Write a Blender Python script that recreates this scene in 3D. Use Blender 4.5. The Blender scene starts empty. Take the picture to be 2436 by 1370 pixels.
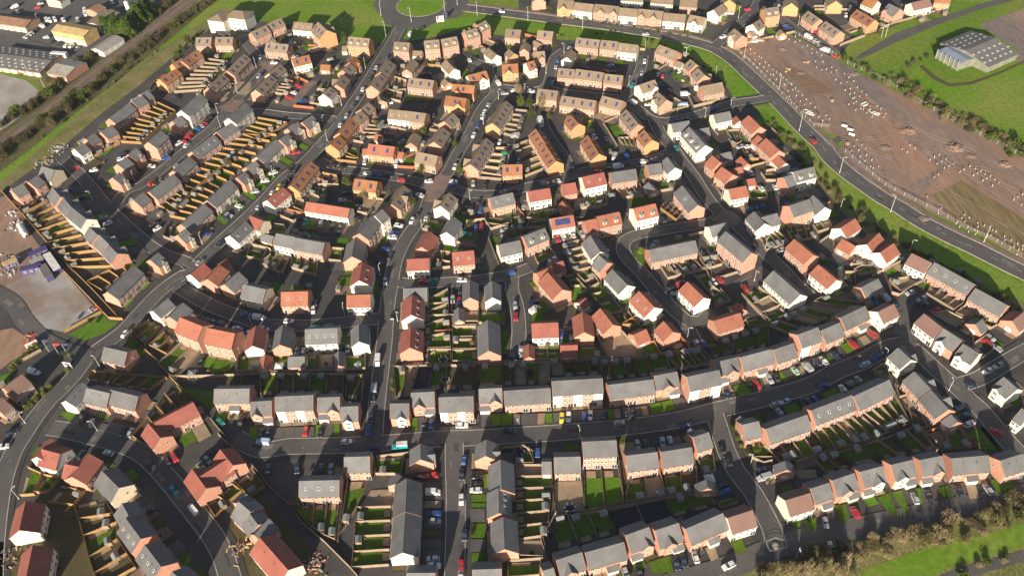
import bpy, math, random
from mathutils import Vector, Matrix
R = random.Random(7)
S = bpy.context.scene
COL = S.collection
# ---------------------------------------------------------------- camera
CX, CY, FP, HC = 1218.0, 685.0, 1990.0, 240.0
_n = Vector((1344-CX, 2707-CY, FP)).normalized()
UPC = -_n
FWC = (Vector((0, 0, 1)) - _n*_n[2]).normalized()
RXC = FWC.cross(UPC).normalized()
cam = bpy.data.objects.new('camera', bpy.data.cameras.new('camera'))
COL.objects.link(cam)
M = Matrix(((RXC[0], -RXC[1], -RXC[2], 0), (FWC[0], -FWC[1], -FWC[2], 0), (UPC[0], -UPC[1], -UPC[2], HC), (0, 0, 0, 1)))
cam.matrix_world = M
cam.data.sensor_width = 36
cam.data.lens = FP/2436*36
cam.data.clip_start = 1
cam.data.clip_end = 6000
S.camera = cam
# ---------------------------------------------------------------- light
SUN_AZ, SUN_EL = math.radians(195.4), math.radians(17.0)
w = bpy.data.worlds.new('World'); S.world = w; w.use_nodes = True
nt = w.node_tree; nt.nodes.clear()
sky = nt.nodes.new('ShaderNodeTexSky'); sky.sky_type = 'NISHITA'; sky.sun_disc = False
sky.sun_elevation = SUN_EL; sky.sun_rotation = SUN_AZ
bg = nt.nodes.new('ShaderNodeBackground'); bg.inputs[1].default_value = 0.056
out = nt.nodes.new('ShaderNodeOutputWorld')
nt.links.new(sky.outputs[0], bg.inputs[0]); nt.links.new(bg.outputs[0], out.inputs[0])
sl = bpy.data.lights.new('sun', 'SUN'); sl.energy = 5.0; sl.angle = math.radians(0.5); sl.color = (1.0, 0.875, 0.70)
so = bpy.data.objects.new('sun', sl); COL.objects.link(so)
sd = Vector((math.sin(SUN_AZ)*math.cos(SUN_EL), math.cos(SUN_AZ)*math.cos(SUN_EL), math.sin(SUN_EL)))
so.rotation_euler = sd.to_track_quat('Z', 'Y').to_euler(); so.location = (0, 0, 300)
S.view_settings.view_transform = 'Standard'; S.view_settings.look = 'None'
S.view_settings.exposure = 0.96; S.view_settings.gamma = 1
S.cycles.max_bounces = 5; S.cycles.diffuse_bounces = 3; S.cycles.glossy_bounces = 2
# ---------------------------------------------------------------- pixels of the survey -> metres on the ground
def un(x, y, z=0.0):
    d = Vector((x-CX, y-CY, FP)); k = (HC-z)/-(d.dot(UPC))
    return Vector((d.dot(RXC)*k, d.dot(FWC)*k, z))
def uc(o, x, y, z=0.0):
    return un(o[0]+x/3.914, o[1]+y/3.914, z)
CAM2 = Vector((0, 0, 0))
# survey of the place, read off the photograph in enlarged tiles
DROADS = '''
the main road|roundabout|8.6|1050,20 1094,19 1158,26 1200,32 1277,42 1353,52 1430,61 1507,73 1583,86 1651,101 1702,117 1743,143 1779,176 1817,212 1855,248 1894,289 1927,322 1958,350 1974,374 2013,410 2059,443 2099,471 2140,494 2191,527 2255,561 2319,591 2396,630 2436,649 2540,698
the long avenue|roundabout|6.4|968,36 953,64 928,110 902,151 864,212 838,250 815,284 792,317 773,334 750,361 719,392 681,420 643,462 604,502 566,537 523,576 484,614 451,650 434,655 383,692 332,745 299,781 268,806 230,832 204,857 174,896 143,929 118,952 84,994 59,1032 33,1073 15,1120 0,1180 -15,1300 -20,1420
the western street|railway|5.6|150,379 184,410 222,453 255,494 307,543 358,586 399,609 440,622 458,640
the terrace street|lower|5.6|268,494 300,455 332,443 378,410 434,364 480,325 500,310 523,286 538,266 563,238 589,212 625,174 645,151 617,138 594,112 574,84
the short cross street|left|5.4|523,268 604,266 681,275 757,280 795,285
the middle cross street|avenue|5.6|757,380 790,401 826,405 877,412 928,420 979,430 1033,444
the central street|upper|5.8|1180,200 1178,222 1158,245 1140,273 1127,301 1111,331 1089,366 1068,407 1038,446 1022,474 1010,504 989,535 964,571 946,607 936,640 930,680 925,702 920,743 917,779 914,817 909,856 903,907 898,950 894,990 889,1050
the top loop road|central|5.4|1178,206 1226,212 1277,215 1302,202 1312,166 1320,138 1343,120
the cottage cul-de-sac|lower|5|1180,206 1165,179 1158,158 1132,148 1112,140
the brick terrace lane|left|5.4|1302,206 1323,217 1404,227 1455,232 1486,230 1507,204 1519,179 1527,153 1530,133
the curving eastern lane|terrace|5.6|1480,228 1486,238 1519,261 1545,281 1583,289 1647,276 1700,261 1743,247 1804,238 1836,231
the shady diagonal street|upper|5.8|1556,285 1572,320 1599,351 1622,384 1650,420 1673,458 1700,494 1722,512 1753,536 1792,574 1830,611 1868,648 1894,677 1925,704
the eastern cross street|left|5.6|1033,444 1068,447 1119,461 1170,463 1222,456 1251,446 1302,435 1343,424 1379,411 1430,403 1481,395 1532,385 1570,374 1605,358
the orange terrace lane|lower|5.2|1357,412 1343,377 1315,338 1297,308 1288,280
the inner crescent|upper|5.6|1722,512 1690,530 1634,539 1583,547 1519,558 1488,572 1482,594 1497,620 1532,656 1570,702 1609,743 1634,763 1665,766 1690,745
the crescent stub|upper|5|1626,758 1640,785 1655,815
the parking court|upper|6|1822,640 1790,660 1755,680
the narrow close|left|5.4|933,669 979,675 1055,672 1132,667 1196,657 1222,651 1262,636
the dead-end lane|upper|5.2|1219,656 1218,689 1228,723 1234,764 1234,804 1229,850
the shaded lower street|avenue|5.8|410,676 426,684 464,707 515,733 579,756 630,772 707,775 783,771 873,761 915,757
the broad bottom road|left|6.4|560,1040 620,1070 681,1062 783,1060 885,1056 1030,1045 1158,1040 1200,1037 1328,1029 1456,1019 1583,1004 1650,990 1702,976 1779,958 1856,938 1932,915 1985,886 2051,860 2102,832 2140,818 2171,829 2204,858 2243,894 2276,922 2306,950 2332,973 2370,1019 2409,1063 2470,1130
the right-hand road|bend|5.8|2276,918 2330,900 2370,876 2436,838 2520,795
the upper right court|lower|6|2148,816 2146,766 2148,728 2160,710 2205,722
the bottom street|upper|6|1081,1040 1081,1097 1084,1173 1084,1250 1082,1370 1082,1460
the lower right street|upper|6|1700,985 1712,1022 1727,1070 1753,1122 1792,1173 1817,1219 1835,1255 1850,1310
the hedge side drive|left|7|1590,1392 1702,1358 1779,1330 1850,1300 1940,1275 2040,1255 2140,1234 2270,1208 2400,1183 2480,1168
the bottom left bend|avenue|6.2|120,1018 150,1022 204,1035 281,1055 332,1076 370,1107 409,1150 460,1214 500,1265 530,1318 552,1390
the site entrance track|left|7|-20,690 30,720 60,765 100,805 150,830 215,850
the top estate lane|lower|5.6|1700,112 1740,75 1780,40 1800,15 1815,-30
the upper right lane|left|5.6|1800,20 1850,40 1900,75 1960,110 1990,130
the railway yard|left|7|-30,70 80,108 140,130 195,148
'''
DHOUSES = '''
@0 0
1750 520 1835 468 o R s1
1690 570 1760 515 o R s1
1600 596 1692 548 o O s1
1560 690 1640 640 o O D7.5
1482 738 1600 660 o O s2
1310 880 1372 842 g R g.3b
1225 945 1320 890 g R g.4b
1015 1105 1200 960 g R n3
935 1230 1035 1168 g R g.2b
@400 0
258 352 405 352 b R s2
440 348 605 348 b R s2
768 303 912 238 b R s2
928 222 1050 172 b R s2
1170 207 1348 221 b W v3
1395 205 1475 282 b O 3 D11 s3 g.2b g.6b
912 398 1122 418 b R s3
1680 345 1880 363 b O 3 d3 s3
1622 432 1666 432 b W G
1148 553 1312 514 o W s2
1420 605 1512 608 o R G
548 660 705 505 b R s4
365 818 505 690 b R s3
812 838 950 695 b R s3
938 685 1040 600 b C s2
1565 790 1625 695 b R g.6b s1
1620 655 1690 590 b R s1
1690 580 1735 532 o R g.5f
1445 877 1508 810 b W s2
118 1030 290 873 g W 3 n4
560 1102 715 963 g W 3 n4
35 1130 105 1080 g R
450 1230 600 1135 g R n4
1245 1140 1340 1075 g R g.7fC
1110 1200 1205 1138 g R g.75fC
@800 0
540 393 687 403 b R 3 d2 s2
712 475 800 478 b W G
815 385 957 372 b R 3 d2 s2
975 370 1122 342 b R 3 d2 s2
1192 300 1307 261 b R 3 d2 s2 g.2b g.7b
1308 237 1390 192 b R 3 d2 s2 g.3b
1580 272 1722 283 b R s1
1412 448 1492 512 b W D6.5 v1
1605 458 1655 500 b O D6
1765 392 1747 458 b R D6
715 553 652 648 b R D6.5 e3.2
1018 555 1098 640 b W D7 v1
412 672 490 562 b R s2
325 800 410 685 b R s2
675 725 912 752 b R s3
1005 733 1045 770 b O G
1220 705 1397 660 o W g.65fW s2
1085 785 1292 800 o O g.25f s1
1020 893 1217 920 o O g.7f s1
1540 605 1692 596 o O g.4f s1
1765 588 1842 566 o W g.7fW s1
390 880 420 935 b R D6 e3
225 1020 300 953 b R s1
155 1095 235 1030 b R s1
25 1240 150 1090 o O s2
490 1020 690 1040 b W v3
690 1040 838 1060 b R s1
1003 1130 1085 1052 b R s1
1450 1148 1582 940 b O s5 n5
@1200 0
310 285 457 298 b R s1
275 378 325 402 b R G
265 488 375 478 b R g.7f D7
318 -60 320 -22 b R D9
500 2 650 10 b O g.4f D9
655 25 832 45 b W n3
842 40 1070 65 b R g.3f g.85f n3
1070 75 1246 90 b W n3
1252 85 1482 110 b R g.08f g.65f n3
1485 122 1692 140 b W n3
1725 140 1872 168 b W g.45fW
1090 -60 1300 -50 b W n4
1370 -40 1580 -25 b W n4
1640 -12 1802 0 b R n2
672 352 890 377 b R s3 n3
900 375 1062 392 b R s2
1065 402 1246 424 b W v3
620 458 580 535 b W D7 e3
500 638 660 650 b R s2
668 645 927 680 b R s3 n3
935 690 1107 708 b R s2
310 828 502 850 b R s2
530 893 856 940 b R s4 n4
910 893 1112 945 b R s2
1440 418 1622 487 b R s1 v2
1600 568 1665 590 b W G
1730 552 1787 602 b R s1
1800 635 1866 702 b R s1
1880 687 1925 692 b R D5 e3
1250 795 1402 744 b W s1 g.75fW
1430 860 1512 932 b R g.4fW s1
618 1072 690 1152 o O s2
1135 1020 1250 1160 b R s3
@1600 0
380 95 465 38 b W
520 -40 530 0 b O D9
850 85 986 65 b O 3 d2 s2 g.2b
745 228 815 182 b W s1
575 268 652 332 b R g.5fW s1
722 298 778 284 b R G
1008 275 1032 310 b O G
1105 -30 1110 32 b O D9
1262 103 1372 180 b R s2
1425 200 1565 292 b R s3
1500 -50 1525 12 b O D9
1715 90 1885 187 o O s3
268 805 463 768 b R
240 790 280 765 b W G
378 1070 532 1038 g W D7.5
-15 1155 152 1125 g W D7.5
592 1080 628 1128 t W D6 e3
708 1075 818 1182 t R n3
@1936 0
490 -30 600 12 o W D9
700 35 808 88 g R g.3f D9
905 30 1077 -8 m W D8
1130 -50 1282 -38 o O
@1600 300
155 10 308 180 g W d3 n3 e5.6 D9
215 35 340 15 g R D6 e3
870 112 995 228 t R n2
790 85 852 130 t R D7 e3.4
980 270 1055 345 t W D6.5 e3
370 275 442 337 t R
430 265 542 238 g R D6 e2.6
455 380 562 452 t R
635 282 700 350 t R G
562 400 645 378 t R G
690 500 767 485 t R G
520 590 687 558 t W D8
1035 480 1117 450 g R D8
1120 430 1312 380 g W d2 e5.6
1085 745 1277 680 g R 3 n2
1310 645 1422 757 g W D8
760 795 862 908 g W D8
840 850 972 812 g W D8
340 940 502 900 g W D7.5
495 980 738 1182 g R 3 n4
1130 1052 1312 1200 t R e5.8 n3
1563 950 1702 858 t W D8
1578 1048 1702 1118 t R D7 e3
1808 1102 1925 992 t W D8
@1936 300
617 1178 745 1090 t W D8
@0 300
795 120 872 68 g R g.2b
690 213 775 160 g W g.2bW
1378 150 1495 45 g R 3 n3
1190 265 1265 205 g R g.7f
1090 355 1172 290 g R
1045 482 1112 430 g R g.7fC
388 375 502 410 g C g.5bC D9
260 520 345 460 g R g.15b
105 595 205 540 g R g.1b
488 572 562 660 g R g.5b
588 665 657 747 g R g.5b
655 748 805 867 g W g.6bW
830 938 907 1015 g R g.5b
925 1013 1007 1095 g R g.5b
1008 1100 1092 1188 g R g.6b
1385 612 1612 448 g R n5
1240 690 1332 620 g R g.1b
@400 300
215 240 422 82 g R n4 v4
45 415 190 283 g R n4
820 290 1002 128 g M n5
720 385 812 325 g R g.75fC
640 480 712 425 g R g.75fC
362 695 572 505 g M n5
120 915 335 725 g R n4
85 1015 162 958 g R g.7fC
1035 130 1112 70 g R g.75fC
1512 172 1590 88 o O s1
1140 555 1328 330 o O s4 n4
918 690 1070 568 r W v2
1285 705 1692 770 t W n4 D7
760 835 885 885 r C D7.5
572 1020 720 888 g W v2
880 1000 985 1030 g R G
1005 1000 1180 1035 g W
1175 1040 1457 1090 g R n3
@800 300
300 165 547 195 t O s2 n3
240 215 300 210 t W G
360 80 422 86 t R G
577 240 632 250 t O G
750 240 947 281 b R s1
735 65 690 158 b R D6.5 e3
908 148 990 12 b R s2
1245 355 1396 110 b R s5 n4 g.2b g.75b
1545 362 1732 358 o O s2
170 490 387 520 o O s2
515 728 628 552 b R g.55f s2
968 742 1052 618 b W s2 g.4bW
1025 988 1097 850 g W D7
1425 672 1642 620 g R v2
355 835 427 775 g W 3
215 1000 330 838 g R 3
145 1215 178 1042 g R D9
795 1125 870 980 r R
655 1240 862 1232 r W D8
1075 1178 1282 1160 r R v2 D9
1505 1110 1707 1065 g W D8.5
@1200 300
290 25 385 165 o O s3
380 172 482 325 o O s3
775 85 882 258 o O s3
1300 35 1377 130 o O s2
985 435 1222 400 g R
1330 365 1457 345 g R D8
1515 290 1592 388 g W D7.5
720 478 927 432 r W v2 e5.6 D9
540 545 662 525 r R D8
215 612 422 578 r W D8
540 695 602 780 t R G
1340 520 1400 590 g R G
1655 555 1802 737 g R v1
425 865 642 830 t W S D8
860 845 1072 800 t R d2 e5.6
745 887 860 862 t R
1200 770 1407 722 t W d2 e5.8 D9
170 1030 377 950 g R d2 e5.6
800 1020 895 1170 g W
1345 1155 1777 1065 g R n5
@0 600
1000 370 1247 128 g R n6
1395 70 1472 5 g R g.65fC
1420 545 1562 432 g W D7
1580 600 1702 470 g R
970 882 1185 930 g R
@0 800
30 480 205 350 m R n3
-70 640 20 568 m R n2
610 600 760 432 g W D7
805 480 1022 530 g R n3
1027 497 1287 560 g R n3
1430 805 1800 612 r R n3
1378 808 1492 942 r R D8
385 1048 558 1095 r W D9
340 1120 475 948 r W D8
@0 1020
668 445 832 228 r R D8.5
600 325 740 355 r R D7.5
948 388 1108 550 g C D9
1135 690 1202 815 g R D8
1170 830 1312 1022 g R D9 v3 n2
1345 1075 1502 1282 g R D9 v3 n2
1600 1325 1700 1420 g R D9
240 670 178 942 r W D9.5
305 1080 243 1385 r W D9.5
@400 1020
222 370 352 552 r R D8.5
482 188 602 337 r R D8.5
300 440 550 280 r R D8.5
655 675 768 772 g R D9
640 690 728 602 g R D7
760 790 838 892 g R D8
800 985 937 832 g R D7
850 1008 1117 1312 r W D9.5
1218 485 1592 476 g R v3 n3
1637 263 1877 255 g R n2
@800 1020
785 137 785 284 g R g.6f
578 420 545 512 g R D6 e3.4
660 460 645 770 g R D9 n3
645 772 618 1150 g W D8.8 n4
655 1340 922 1338 g R
1400 100 1392 252 g R g.6f
1530 285 1540 562 g R D8.5 n3
1510 548 1515 782 g R D8 v4 n2
1555 818 1568 1117 g R D8.6 n3
1265 1310 1537 1300 g R
@1200 1020
345 305 440 305 g R D6.5 e3
460 265 707 258 g R n2
725 120 1042 105 g R 3 n4
1130 250 1422 215 g R n2
1460 215 1742 170 g R n2
1755 78 1902 30 g R g.3b
1125 990 1347 910 g R g.7f p.2 D9
1400 945 1622 873 g R g.45f p.9 D9
750 1150 1112 1050 g R n3 p.6
480 1220 722 1145 g R g.4f
360 1320 457 1290 g R
@1600 1020
310 470 330 548 g R D7 e3
120 930 468 782 g R p.6 n3
510 830 747 752 m W
1050 665 1282 595 m W
1285 555 1457 500 g R p.75 D8
1485 480 1692 410 g R g.45f p.9
1045 295 1067 380 g R D7 e3
@1936 1020
430 400 642 345 g R g.65fW p.15
720 335 927 285 g R g.35fW p.9
985 290 1192 250 g R g.7f p.15
1280 275 1627 245 g R n3 p.55
1735 295 1947 230 g R
@400 820
428 412 757 408 g R n3 p.55
765 532 962 520 g R g.3f p.85
995 485 1347 468 g M 3 n4
1388 492 1597 485 g R g.7f p.2
1605 578 1767 570 g R g.4fW
@800 820
500 548 677 545 g R g.6fW
695 447 912 437 g R g.35f p.85
955 490 1272 478 g M 3 n4
1325 412 1542 402 g R g.7f p.2
1558 430 1991 402 g R n4
@1200 820
440 340 912 312 g M 3 n5
965 375 1387 322 g R n4
1390 290 1607 250 g R g.5f p.9
@1600 820
130 300 432 235 g M 3 n3
400 165 602 115 g R g.6f p.15
630 118 917 42 g R n3 p.6
650 745 802 710 g R g.2b
865 785 1252 650 g R n4
1290 612 1667 468 g R v4 n4
@1600 600
935 910 1127 845 g R n2
1160 770 1352 700 g M 3 n2
1380 730 1557 655 g R n2
1560 610 1792 500 g R n3 p.7
1355 115 1530 257 t W
940 172 1192 394 g W n4 D9
135 272 290 422 t W
600 465 652 530 r R G
385 640 632 565 t R D8
@1936 600
595 555 747 480 m W D8
440 328 602 245 g R D7 e3
910 10 1097 100 m W
1125 95 1502 302 g R n4 v4
1505 335 1807 497 g R n3
1850 638 1960 550 m R D8 e3
1025 570 1207 712 m W
1210 712 1382 822 g R g.35fW
1390 852 1545 945 g W g.3fW
785 890 907 1002 g W g.65bW
1505 670 1572 620 g R D7 e2.6
@1200 600
400 185 540 347 t R e5.6 D9
300 195 442 135 t R D7
440 112 547 80 r R D7 e3
690 470 762 422 r W G
1005 160 1147 307 g W
1250 360 1397 512 t W v2 D9
1480 640 1572 742 t R
1200 770 1322 715 t R D7 e3
890 520 1012 675 t R D8
725 555 745 744 t R D8
250 665 502 655 r W D9
225 850 230 972 t R D4.5 e2.4
520 868 682 864 r R D7 e3
880 30 962 97 g R D8
@800 600
245 95 212 262 r W v2 D9
95 400 320 395 t W D8
625 340 840 332 g W
710 395 697 582 r W v3 D9
697 690 685 887 r R v3 D9
1245 258 1245 422 g R D6.6
1452 270 1455 422 g W D6.6
1140 512 1143 627 g R D4.5 e2.4
1412 630 1420 917 g R D9 n3
212 668 212 832 g W D7
@400 600
205 205 332 100 r W D8
365 250 482 117 t R D8
470 110 547 60 t R D6 e3
525 300 657 182 g R D8
705 300 907 347 g C D9
1050 372 1302 365 t R n2 v2 D9
105 605 322 692 t R 3 n2 D9.5
360 705 622 757 t R 3 n2 D9.5
818 682 782 870 r W D7.5
1070 675 1040 860 g R D7.5
1275 718 1572 705 g W D9.5 v4 n2
908 950 887 1072 t R D5 e2.4
1112 975 1272 970 g R D6.5 e3
1590 915 1590 1052 g R D4.5 e2.4
@1936 820
935 250 1087 407 g R n2 g.6b
1090 420 1257 602 g R n2 g.5b
1275 645 1342 717 g R D6.5 e3
1770 300 1902 412 g W g.35fW
1950 600 2010 640 g W
370 480 702 325 g R n4
'''
DGARDENS = '''
@0 300
455 700 1040 1320 660 1330 225 840 dddgddddd Y
250 740 430 640 465 700 215 835 dd Y
1180 140 1060 200 840 320 1030 200 gg Y
@0 0
1440 955 1000 1325 1320 1345 1640 1050 dgdpgdgdd Y
@400 300
685 90 110 548 250 600 855 105 gddddggddd Y
110 548 -90 735 40 830 250 600 dgddg Y
1010 98 480 588 365 532 870 80 ddpdgdgg Y
480 588 170 880 20 850 365 532 ddgddd Y
900 200 965 130 1100 170 1040 240 g N
1190 720 1270 720 1260 810 1170 770 g P
930 920 1090 940 1080 1000 930 1000 g P
830 1060 950 1090 940 1150 790 1120 d P
760 1150 920 1180 880 1260 740 1230 g P
960 1210 1140 1230 1060 1380 860 1290 ggd P
1160 1200 1400 1260 1380 1400 1150 1330 gdg P
1540 1170 1620 1170 1610 1270 1500 1260 g P
1680 220 1780 250 1750 320 1660 300 g Y
1460 470 1570 470 1590 560 1400 560 dr P
1350 560 1480 590 1470 700 1330 640 gg P
1660 690 1740 700 1730 800 1640 760 g P
0 930 120 960 70 1090 -40 1040 dg P
@400 0
330 560 60 870 340 850 560 590 dgdgdpdg P
760 1100 690 1260 860 1330 1110 1160 gggd Y
640 760 600 880 760 900 780 770 p N
1100 680 1230 740 1160 830 1080 760 gd P
1390 780 1500 790 1490 850 1390 850 g P
1050 800 1000 880 1120 900 1160 810 pgp P
@800 0
480 860 620 880 600 960 460 930 gp P
920 1180 1000 1200 980 1240 870 1220 g P
650 1230 560 1200 420 1210 330 1140 dgp P
560 740 660 750 650 850 540 860 pp P
1600 1030 1560 1260 1700 1290 1780 1050 bgppg P
300 1180 220 1290 420 1290 430 1200 gdg P
@800 300
120 200 220 210 210 320 110 270 g Y
620 300 720 290 730 390 600 370 g N
1460 220 1360 450 1540 480 1600 220 dpgp P
1780 150 1960 400 1760 480 1650 200 dpdpg P
850 870 1000 900 970 1010 800 970 g P
1180 740 1310 760 1290 830 1170 820 d P
1390 850 1620 870 1600 950 1400 920 g P
1000 1090 1090 1110 1060 1180 1000 1170 g N
950 1190 1060 1190 1060 1280 930 1260 gd P
0 1040 120 1040 120 1180 -20 1180 g N
1430 1030 1520 1030 1500 1100 1440 1090 g N
1530 1040 1720 1000 1770 960 1640 970 gg P
230 760 330 780 290 830 190 810 p P
330 600 500 620 440 700 330 680 gd P
@1200 300
250 810 470 760 390 890 210 870 gg P
480 740 640 700 620 800 430 830 dg P
650 690 940 620 960 740 640 790 pgd P
1050 600 1260 560 1300 660 1100 680 pgr P
1440 500 1600 500 1560 600 1440 620 gg P
60 850 180 830 190 920 70 940 g P
240 890 400 870 390 950 200 960 d P
1480 740 1650 820 1600 890 1450 780 pdpd Y
1180 680 1420 640 1400 720 1160 760 gd N
640 850 780 840 780 900 690 920 d P
280 1220 430 1160 480 1210 310 1290 g P
690 1080 800 1330 640 1370 540 1130 pgdp P
1450 1320 1830 1240 1930 1330 1520 1430 pdgdg P
1830 1180 1950 1170 1957 1250 1860 1270 gp P
1200 1150 1280 1170 1330 1330 1230 1250 g N
1100 180 1220 200 1200 120 1060 130 dgd P
820 720 920 690 900 760 780 780 g P
@1600 300
520 130 620 80 640 160 560 200 gd P
650 240 800 220 800 320 700 330 dd Y
700 600 860 590 880 690 720 690 g P
800 1020 960 980 1090 1110 870 1170 dgdg P
1060 980 1300 940 1330 1050 1120 1090 gdg P
1300 930 1450 890 1480 960 1350 1000 gp P
1480 1070 1560 1030 1640 1130 1500 1170 pg P
1740 1210 1900 1260 1860 1330 1650 1300 pd P
1080 920 1190 900 1270 1030 1120 1070 g N
250 1200 420 1230 460 1300 330 1340 gp P
820 450 980 430 960 520 870 520 d P
30 1270 250 1240 300 1330 80 1400 dgd P
@0 600
1180 180 960 370 820 290 1120 130 ddd Y
1000 480 1110 560 1060 600 940 480 d N
830 1190 1390 1300 1560 1180 870 1120 ddddg Y
1400 650 1500 700 1350 880 1230 740 dg Y
1540 760 1640 840 1560 960 1400 880 gd Y
1700 850 1880 930 1640 1200 1480 1050 gp P
@400 820
30 380 430 440 420 620 200 470 g N
760 370 830 480 690 470 690 285 g P
870 470 1630 460 1640 285 860 285 gddgd P
660 110 880 110 860 250 640 260 gp P
980 120 1110 110 1110 220 960 220 g N
1300 110 1410 100 1400 230 1290 230 g P
1420 100 1540 90 1540 230 1410 240 p P
1640 100 1840 100 1840 230 1640 240 g P
1660 500 1800 520 1820 300 1660 300 d P
@800 820
560 500 700 480 760 220 540 220 gp P
710 420 1310 420 1300 205 770 215 ngdd P
1320 390 1540 390 1540 200 1320 200 g P
1555 380 1990 370 1995 175 1555 195 dpgp P
850 170 1070 170 1070 60 860 60 g P
@1200 820
440 290 910 270 870 155 430 165 pddg P
930 330 1370 290 1310 135 890 160 dgdg P
1370 250 1600 220 1480 90 1330 130 g P
1640 240 1957 190 1830 50 1490 90 ggg P
290 90 400 90 400 145 290 145 g P
690 20 910 20 940 130 690 135 d P
@1600 600
-20 1110 340 1050 240 920 -70 960 ggg P
350 990 900 880 880 690 430 850 grggg P
1080 770 1500 600 1230 520 890 690 gdpg P
1500 590 1790 490 1390 430 1230 520 pg P
640 400 800 340 900 420 740 500 g P
740 500 900 430 990 510 830 580 p P
860 590 1000 540 1060 600 890 660 g P
680 640 830 610 880 680 710 720 g P
370 400 440 360 540 460 400 510 g P
1600 250 1700 290 1690 200 1600 200 d P
200 220 360 190 370 340 330 370 g P
1690 180 1850 120 1920 190 1740 220 g P
@1936 600
870 250 1010 280 800 380 700 270 p P
1080 330 1410 470 1300 550 1040 400 pppp P
1410 500 1640 600 1560 690 1310 580 pg P
1100 580 1310 700 1410 650 1220 560 p P
1580 600 1700 690 1640 720 1560 680 g P
540 1100 680 1110 690 1180 560 1140 g P
@800 600
830 470 830 1050 1075 1050 1040 360 ggggg P
1305 690 1305 1030 1085 1030 1085 700 ggg P
1330 560 1570 550 1570 670 1330 670 g P
1190 550 1320 550 1320 660 1200 660 p P
850 360 1040 350 1040 380 860 380 g N
1540 730 1600 730 1600 950 1540 950 gg N
70 960 270 960 270 1090 70 1090 g P
910 20 1060 20 1060 150 900 170 gd P
350 260 400 260 400 400 340 400 g N
@1200 600
290 940 520 930 520 1010 290 1015 gg P
690 890 900 870 930 990 690 995 g P
850 760 1080 730 1300 990 960 995 p P
1240 850 1380 820 1450 960 1310 975 g P
1030 590 1150 560 1230 690 1080 690 gd Y
880 480 1010 450 1100 560 970 590 g P
790 330 900 290 900 390 820 410 g P
600 260 700 230 700 330 620 330 g P
650 200 800 150 830 240 750 290 g P
500 190 600 140 640 230 560 240 d P
@800 1020
110 490 310 490 200 730 40 1000 g P
350 270 630 270 600 430 370 430 g P
525 560 520 730 200 740 330 570 p N
510 735 490 1275 150 1300 195 745 gggg P
1260 610 1395 610 1395 680 1250 680 g N
1250 690 1390 690 1390 740 1250 740 g N
1250 880 1395 880 1395 1020 1250 1020 g N
1255 1155 1395 1155 1395 1220 1255 1250 g N
1600 1250 1900 1240 1890 1370 1600 1390 g P
1250 370 1410 370 1400 340 1250 350 d N
@1200 1020
95 350 125 1040 400 1000 455 350 pgggdg P
90 200 230 190 270 330 90 340 g P
470 490 720 480 745 780 475 790 p P
740 390 1060 390 1110 690 745 780 GG P
1160 480 1450 440 1510 640 1120 690 gp P
1490 420 1780 370 1800 590 1510 630 gd P
1790 270 1940 240 1957 400 1850 440 g P
700 1070 1040 970 965 770 590 820 gg P
1040 970 1560 825 1485 660 965 770 nn P
1560 825 1957 715 1880 600 1485 660 gg P
480 1130 690 1080 590 810 480 810 g P
30 1250 340 1240 320 1370 40 1400 G P
100 1040 340 1040 390 1200 130 1190 p P
560 150 690 150 690 200 560 210 g N
1330 1240 1540 1180 1580 1340 1380 1350 g N
@1600 820
690 940 850 900 940 1060 740 1060 g P
850 950 1300 800 1430 1010 990 1100 ddgd P
1300 800 1710 640 1960 880 1430 1010 gggpgg P
880 1300 1150 1250 1100 1110 990 1130 g P
1150 1170 1400 1110 1420 1010 1140 1100 r P
@1936 820
400 600 745 460 880 740 690 830 ggdg P
870 590 1000 690 1060 780 930 800 d P
1010 830 1200 800 1280 990 1130 990 r P
1210 820 1340 770 1470 960 1290 980 g P
1420 820 1600 760 1740 990 1520 970 g N
750 380 820 360 860 480 790 500 g P
@1936 1020
120 430 370 340 180 240 0 290 gd P
370 340 640 280 450 170 180 240 g P
640 280 910 230 740 70 450 170 gd P
910 230 1190 190 960 -20 740 70 gd P
590 640 700 590 800 850 680 760 g N
710 590 820 570 890 760 870 830 g N
1150 540 1250 530 1300 640 1200 640 g N
1640 470 1850 480 1870 590 1710 610 g N
@1600 1020
1000 870 1200 830 1190 920 1010 860 g N
1210 850 1330 820 1350 920 1280 970 g N
1500 710 1610 700 1650 840 1580 880 g N
510 1030 640 1010 690 1140 600 1170 g N
300 1110 390 1090 430 1200 360 1240 p N
400 690 600 620 610 690 450 750 g P
@0 1020
700 720 980 650 1060 800 740 850 d Y
745 850 1060 800 1100 880 790 1010 d Y
790 1010 1100 880 1100 1040 840 1210 g Y
840 1210 1110 1040 1190 1170 890 1360 d Y
890 1360 1190 1170 1270 1300 960 1470 d Y
460 690 580 550 800 590 700 720 d Y
330 600 420 440 580 470 450 600 g Y
200 630 270 370 400 430 330 620 g Y
960 370 1000 300 1080 340 1050 360 g N
490 720 640 700 720 800 490 960 d N
@400 1020
360 700 470 640 570 690 450 830 d Y
500 610 600 520 690 590 570 690 g Y
620 500 790 390 910 545 760 640 d Y
1230 720 1350 710 1340 930 1150 700 g P
1365 710 1480 700 1460 1000 1350 930 g P
1490 700 1600 690 1560 1040 1455 1000 g P
@0 800
1380 760 1460 660 1560 760 1440 830 d Y
1470 640 1550 550 1660 680 1560 760 d Y
1540 550 1660 480 1760 600 1650 670 d Y
560 730 580 690 720 730 650 790 g N
'''
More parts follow.
